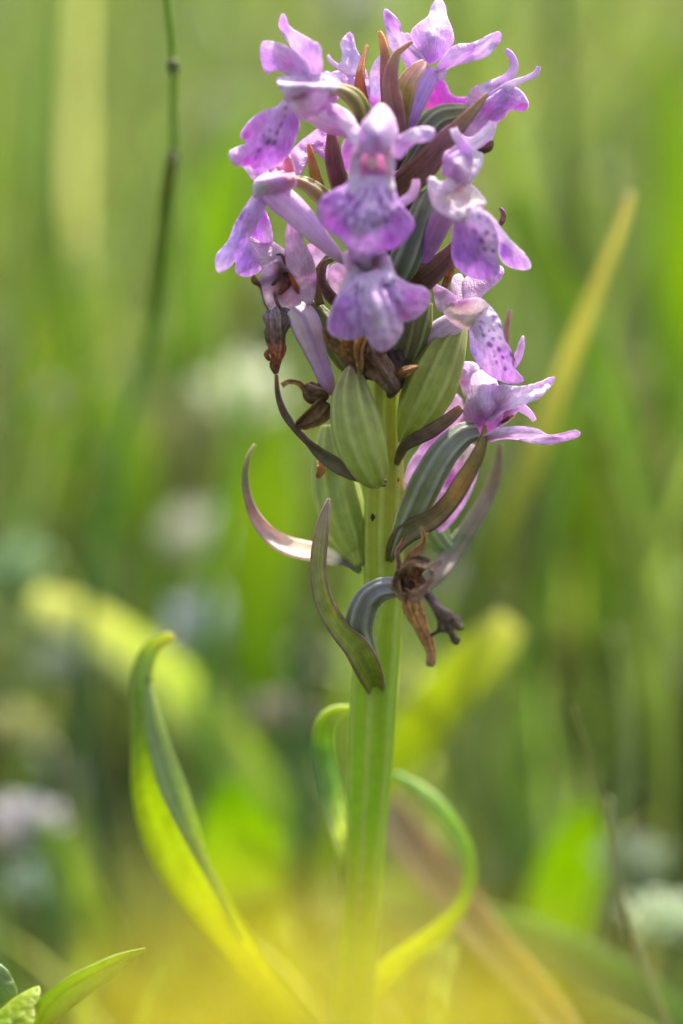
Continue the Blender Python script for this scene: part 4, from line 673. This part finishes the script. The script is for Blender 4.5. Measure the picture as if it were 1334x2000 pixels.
BL = [
 ('broad_leaf_plant', 'pale green broad leaf slanting down behind the hooked leaf', [(60, 1180, 150, 30), (150, 1210, 152, 42), (300, 1310, 158, 50), (430, 1450, 166, 52), (520, 1590, 170, 50), (600, 1760, 176, 40)], [(222, 224, 196), (210, 216, 176), (190, 204, 150), (156, 176, 110), (106, 130, 66)]),
 ('broad_leaf_plant', 'bright yellow green leaf slanting up to the right of the stem, its tip pale', [(1000, 1215, 106, 30), (950, 1270, 108, 48), (880, 1350, 112, 52), (800, 1450, 118, 50), (700, 1580, 126, 40), (640, 1700, 136, 30)], [(204, 206, 160), (176, 186, 80), (170, 182, 60), (150, 166, 60), (110, 136, 60)]),
 ('dry_grass_plant', 'pinkish tan dead blade leaning down right of the stem', [(750, 1560, 86, 30), (800, 1640, 82, 40), (880, 1750, 76, 42), (960, 1850, 70, 38), (1080, 1990, 62, 34), (1140, 2100, 56, 26)], [(166, 160, 110), (170, 146, 116), (168, 146, 116), (176, 160, 104), (180, 164, 110)]),
 ('grass_plant', 'wide grey green blade arching across the lower right', [(740, 1790, 96, 26), (850, 1795, 94, 38), (960, 1820, 92, 44), (1130, 1885, 88, 46), (1280, 1975, 84, 46), (1420, 2110, 80, 40)], [(150, 166, 124), (140, 164, 110), (120, 148, 96), (120, 146, 84)]),
 ('broad_leaf_plant', 'vivid lime leaf standing upright at the lower right', [(1050, 1980, 180, 30), (1080, 1860, 170, 66), (1110, 1740, 158, 74), (1135, 1630, 148, 56), (1150, 1560, 140, 10)], [(130, 150, 40), (150, 174, 40), (150, 176, 36), (136, 160, 40)]),
 ('grass_plant', 'tall yellow green blade glowing at the far left', [(130, 1100, 320, 20), (135, 900, 315, 54), (130, 720, 305, 74), (110, 560, 300, 50), (90, 400, 300, 10)], [(120, 140, 60), (146, 166, 70), (150, 168, 76), (136, 150, 76)]),
 ('grass_plant', 'yellow green blade behind the thin dark stalk', [(350, 760, 290, 20), (390, 560, 285, 46), (430, 400, 280, 52), (480, 260, 278, 24), (510, 170, 275, 4)], [(110, 140, 50), (150, 176, 46), (150, 176, 46), (150, 170, 60)]),
 ('grass_plant', 'bright blade at the right edge below the top corner', [(1330, 900, 280, 20), (1330, 640, 275, 46), (1326, 420, 270, 56), (1310, 180, 268, 34), (1300, 60, 268, 4)], [(110, 140, 50), (150, 176, 16), (150, 176, 16), (140, 160, 40)]),
 ('grass_plant', 'olive green blade leaning left behind the right hand flowers', [(1180, 820, 170, 20), (1070, 560, 170, 34), (990, 330, 168, 36), (910, 100, 166, 26), (850, -60, 166, 10)], [(120, 146, 70), (156, 172, 110), (160, 172, 116), (130, 146, 80)]),
 ('grass_plant', 'soft green blade crossing behind the straw coloured one', [(1260, 1080, 150, 22), (1200, 800, 150, 32), (1090, 560, 148, 34), (1000, 380, 146, 20)], [(110, 140, 50), (140, 166, 50), (130, 150, 60), (120, 146, 50)]),
 ('grass_plant', 'lime blade in the gap between the thin white bract and the stem', [(520, 1480, 190, 30), (500, 1300, 188, 50), (505, 1120, 186, 64), (520, 960, 184, 60), (540, 820, 182, 24)], [(90, 120, 30), (130, 156, 20), (150, 172, 20), (140, 164, 40)]),
 ('grass_plant', 'muted green blade low behind the right leaf', [(1020, 1760, 170, 40), (1000, 1600, 174, 60), (960, 1450, 176, 56), (960, 1330, 178, 20)], [(110, 130, 70), (130, 146, 80), (140, 156, 90), (130, 146, 76)]),
 ('grass_plant', 'bright blade low between the white bract and the left edge', [(300, 1250, 260, 20), (290, 1050, 255, 40), (250, 880, 250, 44), (200, 740, 248, 10)], [(110, 136, 60), (150, 172, 66), (150, 170, 76)]),
 ('grass_plant', 'lit blade behind the lowest fresh flower', [(1180, 1300, 260, 20), (1160, 1080, 255, 44), (1120, 900, 250, 50), (1060, 740, 248, 10)], [(110, 136, 50), (140, 160, 50), (140, 160, 60)]),
 ('grass_plant', 'yellowish blade rising from the lower left corner', [(240, 1960, 110, 20), (190, 1820, 114, 34), (130, 1700, 118, 30), (80, 1600, 120, 12)], [(150, 160, 60), (150, 176, 50), (140, 166, 50)]),
]
for nm, lb, st, cl in BL:
    solo(nm, lb, dict(grass_plant='grass', broad_leaf_plant='plant', dry_grass_plant='dry grass')[nm], (st[0][0], st[0][1], st[0][2]) if st[0][1] > st[-1][1] else (st[-1][0], st[-1][1], st[-1][2]), lambda r: strip('blade', r, st, cl, mat='leaf', thick=.35, cup=.25))

TH = [
 ('thin dark hair like blade leaning left at the lower right', [(1260, 1960, 42, 2), (1225, 1800, 42, 2), (1170, 1560, 40, 1.8), (1120, 1380, 38, 1)], (120, 116, 84)),
 ('thin faint blade near the lower right corner', [(1330, 2060, 40, 5), (1262, 1900, 42, 5), (1200, 1700, 46, 4.6), (1190, 1560, 50, 2)], (150, 150, 110)),
 ('narrow grey green blade at the upper left, left of the dark stalk', [(220, 1300, 260, 14), (160, 800, 230, 15), (120, 420, 215, 13), (130, 60, 210, 8), (140, -80, 210, 4)], (110, 134, 84)),
 ('narrow blade leaning right at the far left edge', [(60, 1500, 220, 12), (30, 1000, 200, 13), (50, 500, 190, 11), (90, 80, 185, 5)], (124, 146, 80)),
 ('narrow pale blade crossing left of the spike', [(330, 1320, 210, 11), (450, 900, 190, 12), (400, 560, 185, 11), (300, 240, 180, 4)], (150, 166, 96)),
 ('narrow blade behind the white bract curving right', [(420, 1650, 150, 12), (400, 1300, 140, 13), (440, 1000, 135, 12), (500, 760, 130, 4)], (116, 146, 60)),
 ('narrow upright blade right of the withered flower', [(1010, 1700, 150, 12), (1040, 1300, 140, 13), (1100, 950, 132, 11), (1180, 640, 128, 4)], (120, 146, 66)),
 ('narrow pale blade at the right edge leaning left', [(1300, 1700, 160, 12), (1290, 1300, 150, 13), (1240, 1000, 142, 11), (1160, 720, 138, 4)], (150, 160, 100)),
 ('narrow dark green blade in the upper right', [(1180, 900, 260, 14), (1120, 500, 240, 15), (1090, 200, 232, 13), (1080, -60, 230, 8)], (60, 90, 40)),
 ('narrow blade crossing the lime leaf at the lower right', [(1130, 1990, 90, 9), (1200, 1700, 96, 10), (1230, 1450, 102, 9), (1200, 1230, 108, 3)], (140, 150, 90)),
 ('narrow dark blade between the pale discs at the left', [(250, 1900, 120, 11), (190, 1600, 125, 12), (160, 1350, 130, 11), (180, 1080, 135, 4)], (70, 100, 50)),
 ('narrow green blade left of the stem, low down', [(560, 1900, 110, 10), (600, 1600, 112, 11), (575, 1350, 114, 10), (600, 1180, 116, 3)], (76, 108, 60)),
]
for lb, st, cl in TH:
    solo('grass_plant', lb, 'grass', st[0][:3], lambda r: strip('blade', r, st, [cl, tuple(min(255, int(v * 1.15)) for v in cl)], mat='grass', thick=.25, cup=.25))

def clover(r):
    strip('leaflet', r, [(66, 2030, -6, 12), (90, 1970, -6.6, 28, 20), (140, 1925, -6.8, 30, 30), (200, 1893, -6, 21, 20), (245, 1870, -5, 10), (284, 1853, -4, 2)], [(130, 150, 40), (140, 166, 50), (150, 176, 70), (150, 172, 60), (140, 160, 50)], mat='leaf', cup=.6)
    patch('leaflet', r, [(4, 1972), (30, 1950), (74, 1928), (78, 1946), (70, 1975), (64, 2005), (40, 2030), (0, 2030), (-30, 2000)], [(0, 1980, -7), (75, 1930, -6), (30, 2010, -9)], [(40, 1970, (150, 172, 30)), (10, 1990, (140, 170, 10)), (60, 1950, (160, 180, 50))], mat='leaf', bulge=.8, thick=.3, edge=(176, 190, 80), edgew=4)
    patch('leaflet', r, [(-30, 1880), (4, 1886), (24, 1910), (34, 1945), (10, 1964), (-10, 1976), (-40, 1960)], [(0, 1890, -4), (20, 1950, -5), (-30, 1930, -4)], [(0, 1910, (110, 136, 90)), (20, 1935, (120, 146, 80)), (-10, 1950, (100, 130, 70))], mat='leaf', bulge=.6, thick=.3, edge=(160, 176, 130), edgew=5)
    tube('stalk', r, [(20, 1990, -6, 6), (40, 2100, -3, 7), (50, 2400, 6, 8), (60, 2900, 20, 9)], ['green', 'lgreen'])
solo('clover_plant', 'low plant with fresh green leaflets in the bottom left corner', 'plant', (60, 2900, 20), clover)

# ------------------------------------------------------------------ blossoms out of focus
def blossom(name, pet_name, label, cat, pos, size, npet, pc, cc, cup, tilt, group=None, foot=None, seed=0, rows=1, mt='blossom'):
    """petals round a small boss on a stalk that reaches the ground; size in metres"""
    c = Vector(pos); rr = random.Random(seed); r = thing(name, label, cat, Vector((c.x, c.y + .004, GZ)), group)
    q = Quaternion((1, 0, 0), tilt) @ Quaternion((0, 0, 1), rr.uniform(0, 6))
    for row in range(rows):
        for k in range(npet):
            a = 2 * math.pi * (k + row * .5) / npet + rr.uniform(-.1, .1); V = []; col = []; uv = []; ns, na = 7, 4; sz = size * (1 - .25 * row) * rr.uniform(.9, 1.08)
            for i in range(ns + 1):
                t = i / ns; wd = sz * (1.9 / max(npet, 5)) * math.sin(math.pi * min(.12 + t * .86, 1)) ** .7
                for j in range(na + 1):
                    s = j / na * 2 - 1; p = Vector((t * sz * math.cos(cup * t) + .001, s * wd, sz * math.sin(cup + row * .3) * t ** 1.5 + .15 * sz * s * s))
                    V.append(c + q @ (Quaternion((0, 0, 1), a) @ p)); col.append(C(pc) * (1 - .1 * s * s)); uv.append((s, t))
            F = [(i * (na + 1) + j, i * (na + 1) + j + 1, (i + 1) * (na + 1) + j + 1, (i + 1) * (na + 1) + j) for i in range(ns) for j in range(na)]
            mesh_obj(pet_name, V, F, np.array(col), np.array(uv), mt, r, .15)
    V = []; F = []; nn = 12
    for i in range(7):
        for j in range(nn):
            ph = math.pi * i / 6; th = 2 * math.pi * j / nn; V.append(c + q @ (Vector((math.sin(ph) * math.cos(th), math.sin(ph) * math.sin(th), math.cos(ph) * .6)) * size * .22 * (1 + .1 * ((i + j) % 2))))
    for i in range(6):
        for j in range(nn): F.append((i * nn + j, i * nn + (j + 1) % nn, (i + 1) * nn + (j + 1) % nn, (i + 1) * nn + j))
    mesh_obj('flower_centre', V, F, np.tile(C(cc), (len(V), 1)), np.zeros((len(V), 2)), mt, r)
    g = Vector((c.x + rr.uniform(-.01, .01), c.y + .004, GZ)); V = []; F = []; n = 10
    for i in range(n + 1):
        t = i / n; p = g.lerp(c, t) + Vector((math.sin(t * 3.1) * .004, 0, 0))
        for j in range(8): V.append(p + Vector((math.cos(j * .785), math.sin(j * .785), 0)) * .0007)
    for i in range(n):
        for j in range(8): F.append((i * 8 + j, i * 8 + (j + 1) % 8, (i + 1) * 8 + (j + 1) % 8, (i + 1) * 8 + j))
    mesh_obj('stalk', V, F, np.tile(C('green'), (len(V), 1)), np.zeros((len(V), 2)), 'tube', r)
    return r
YG = 'yellow meadow flowers close to the lens'
for i, (x, y, d, s, lb) in enumerate([
    (600, 2080, -192, .0060, 'yellow blossom close to the lens hiding the foot of the orchid stem'),
    (890, 2170, -190, .0056, 'yellow blossom at the bottom edge under the right leaf'),
    (370, 2190, -188, .0052, 'yellow blossom at the bottom edge under the long left leaf'),
    (700, 2030, -207, .0024, 'yellow blossom nearest the lens, small, in front of the stem foot'),
    (500, 2000, -206, .0022, 'small yellow blossom near the lens between the two on the left'),
    (820, 2020, -204, .0022, 'small yellow blossom near the lens between the two on the right'),
]):
    blossom('yellow_flower', 'petal', lb, 'yellow flower', W(x, y, d), s, 5, (234, 226, 80), (216, 206, 66), .7, -.5, YG, seed=i)
WG = 'white meadow flowers blurred to discs'
for i, (x, y, d, s, c, lb) in enumerate([
    (475, 790, 230, .0054, (240, 244, 226), 'white blossom blurred to a bright disc left of the largest capsule'),
    (378, 1068, 250, .0048, (226, 226, 216), 'grey white blossom blurred to a faint disc left of the bowed bract'),
    (402, 1245, 200, .0048, (206, 212, 224), 'bluish white blossom blurred to a disc above the lime leaf'),
    (110, 1320, 200, .0036, (180, 190, 170), 'faint pale blossom left of the hooked leaf tip'),
    (50, 1630, 130, .0040, (228, 222, 230), 'pinkish white blossom at the left edge'),
    (70, 1740, 150, .0030, (206, 220, 206), 'greenish white blossom below the pinkish one at the left edge'),
    (1300, 1815, 110, .0036, (226, 236, 214), 'pale green blossom at the right edge near the bottom'),
    (1230, 1700, 130, .0034, (190, 200, 176), 'dull white blossom above the pale one at the right edge'),
    (548, 1410, 160, .0032, (186, 176, 160), 'pinkish grey blossom left of the stem behind the small leaf'),
    (30, 1440, 170, .0034, (206, 206, 150), 'cream blossom at the left edge halfway down'),
    (20, 1130, 200, .0044, (186, 210, 166), 'pale green blossom at the left edge above the slanting leaf'),
    (700, 20, 420, .006, (206, 206, 196), 'greyish blossom at the top edge between the two top flowers'),
    (450, 250, 420, .006, (196, 204, 166), 'grey green blossom left of the spike near the top'),
]):
    blossom('white_flower', 'petal', lb, 'white flower', W(x, y, d), s * 1.4, 9, c, c, .45, -1.0, WG, seed=20 + i, rows=2)

def specks():
    g = np.random.default_rng(11); V = []; F = []; col = []
    for k in range(420):
        y = .22 + 1.3 * g.uniform() ** 1.2; x = g.uniform(-1, 1) * (.05 + .22 * y); z = GZ + g.uniform(.02, .13) * min(1, .5 + y); r0 = g.uniform(.0006, .0022); b = len(V)
        c = C([(220, 224, 200), (200, 206, 170), (206, 200, 190), (190, 200, 120)][k % 4]) * g.uniform(.5, 1.1)
        for i in range(5):
            ph = math.pi * i / 4
            for j in range(6): V.append((x + r0 * math.sin(ph) * math.cos(j * 1.047), y + r0 * math.sin(ph) * math.sin(j * 1.047), z + r0 * 1.5 * math.cos(ph))); col.append(c)
        for i in range(4):
            for j in range(6): F.append((b + i * 6 + j, b + i * 6 + (j + 1) % 6, b + (i + 1) * 6 + (j + 1) % 6, b + (i + 1) * 6 + j))
    o = mesh_obj('grass_seed_heads', V, F, np.array(col), np.zeros((len(V), 2)), 'blossom')
    o['kind'] = 'stuff'; o['label'] = 'pale seed heads and specks blurred to soft discs across the meadow'; o['category'] = 'seed heads'
specks()
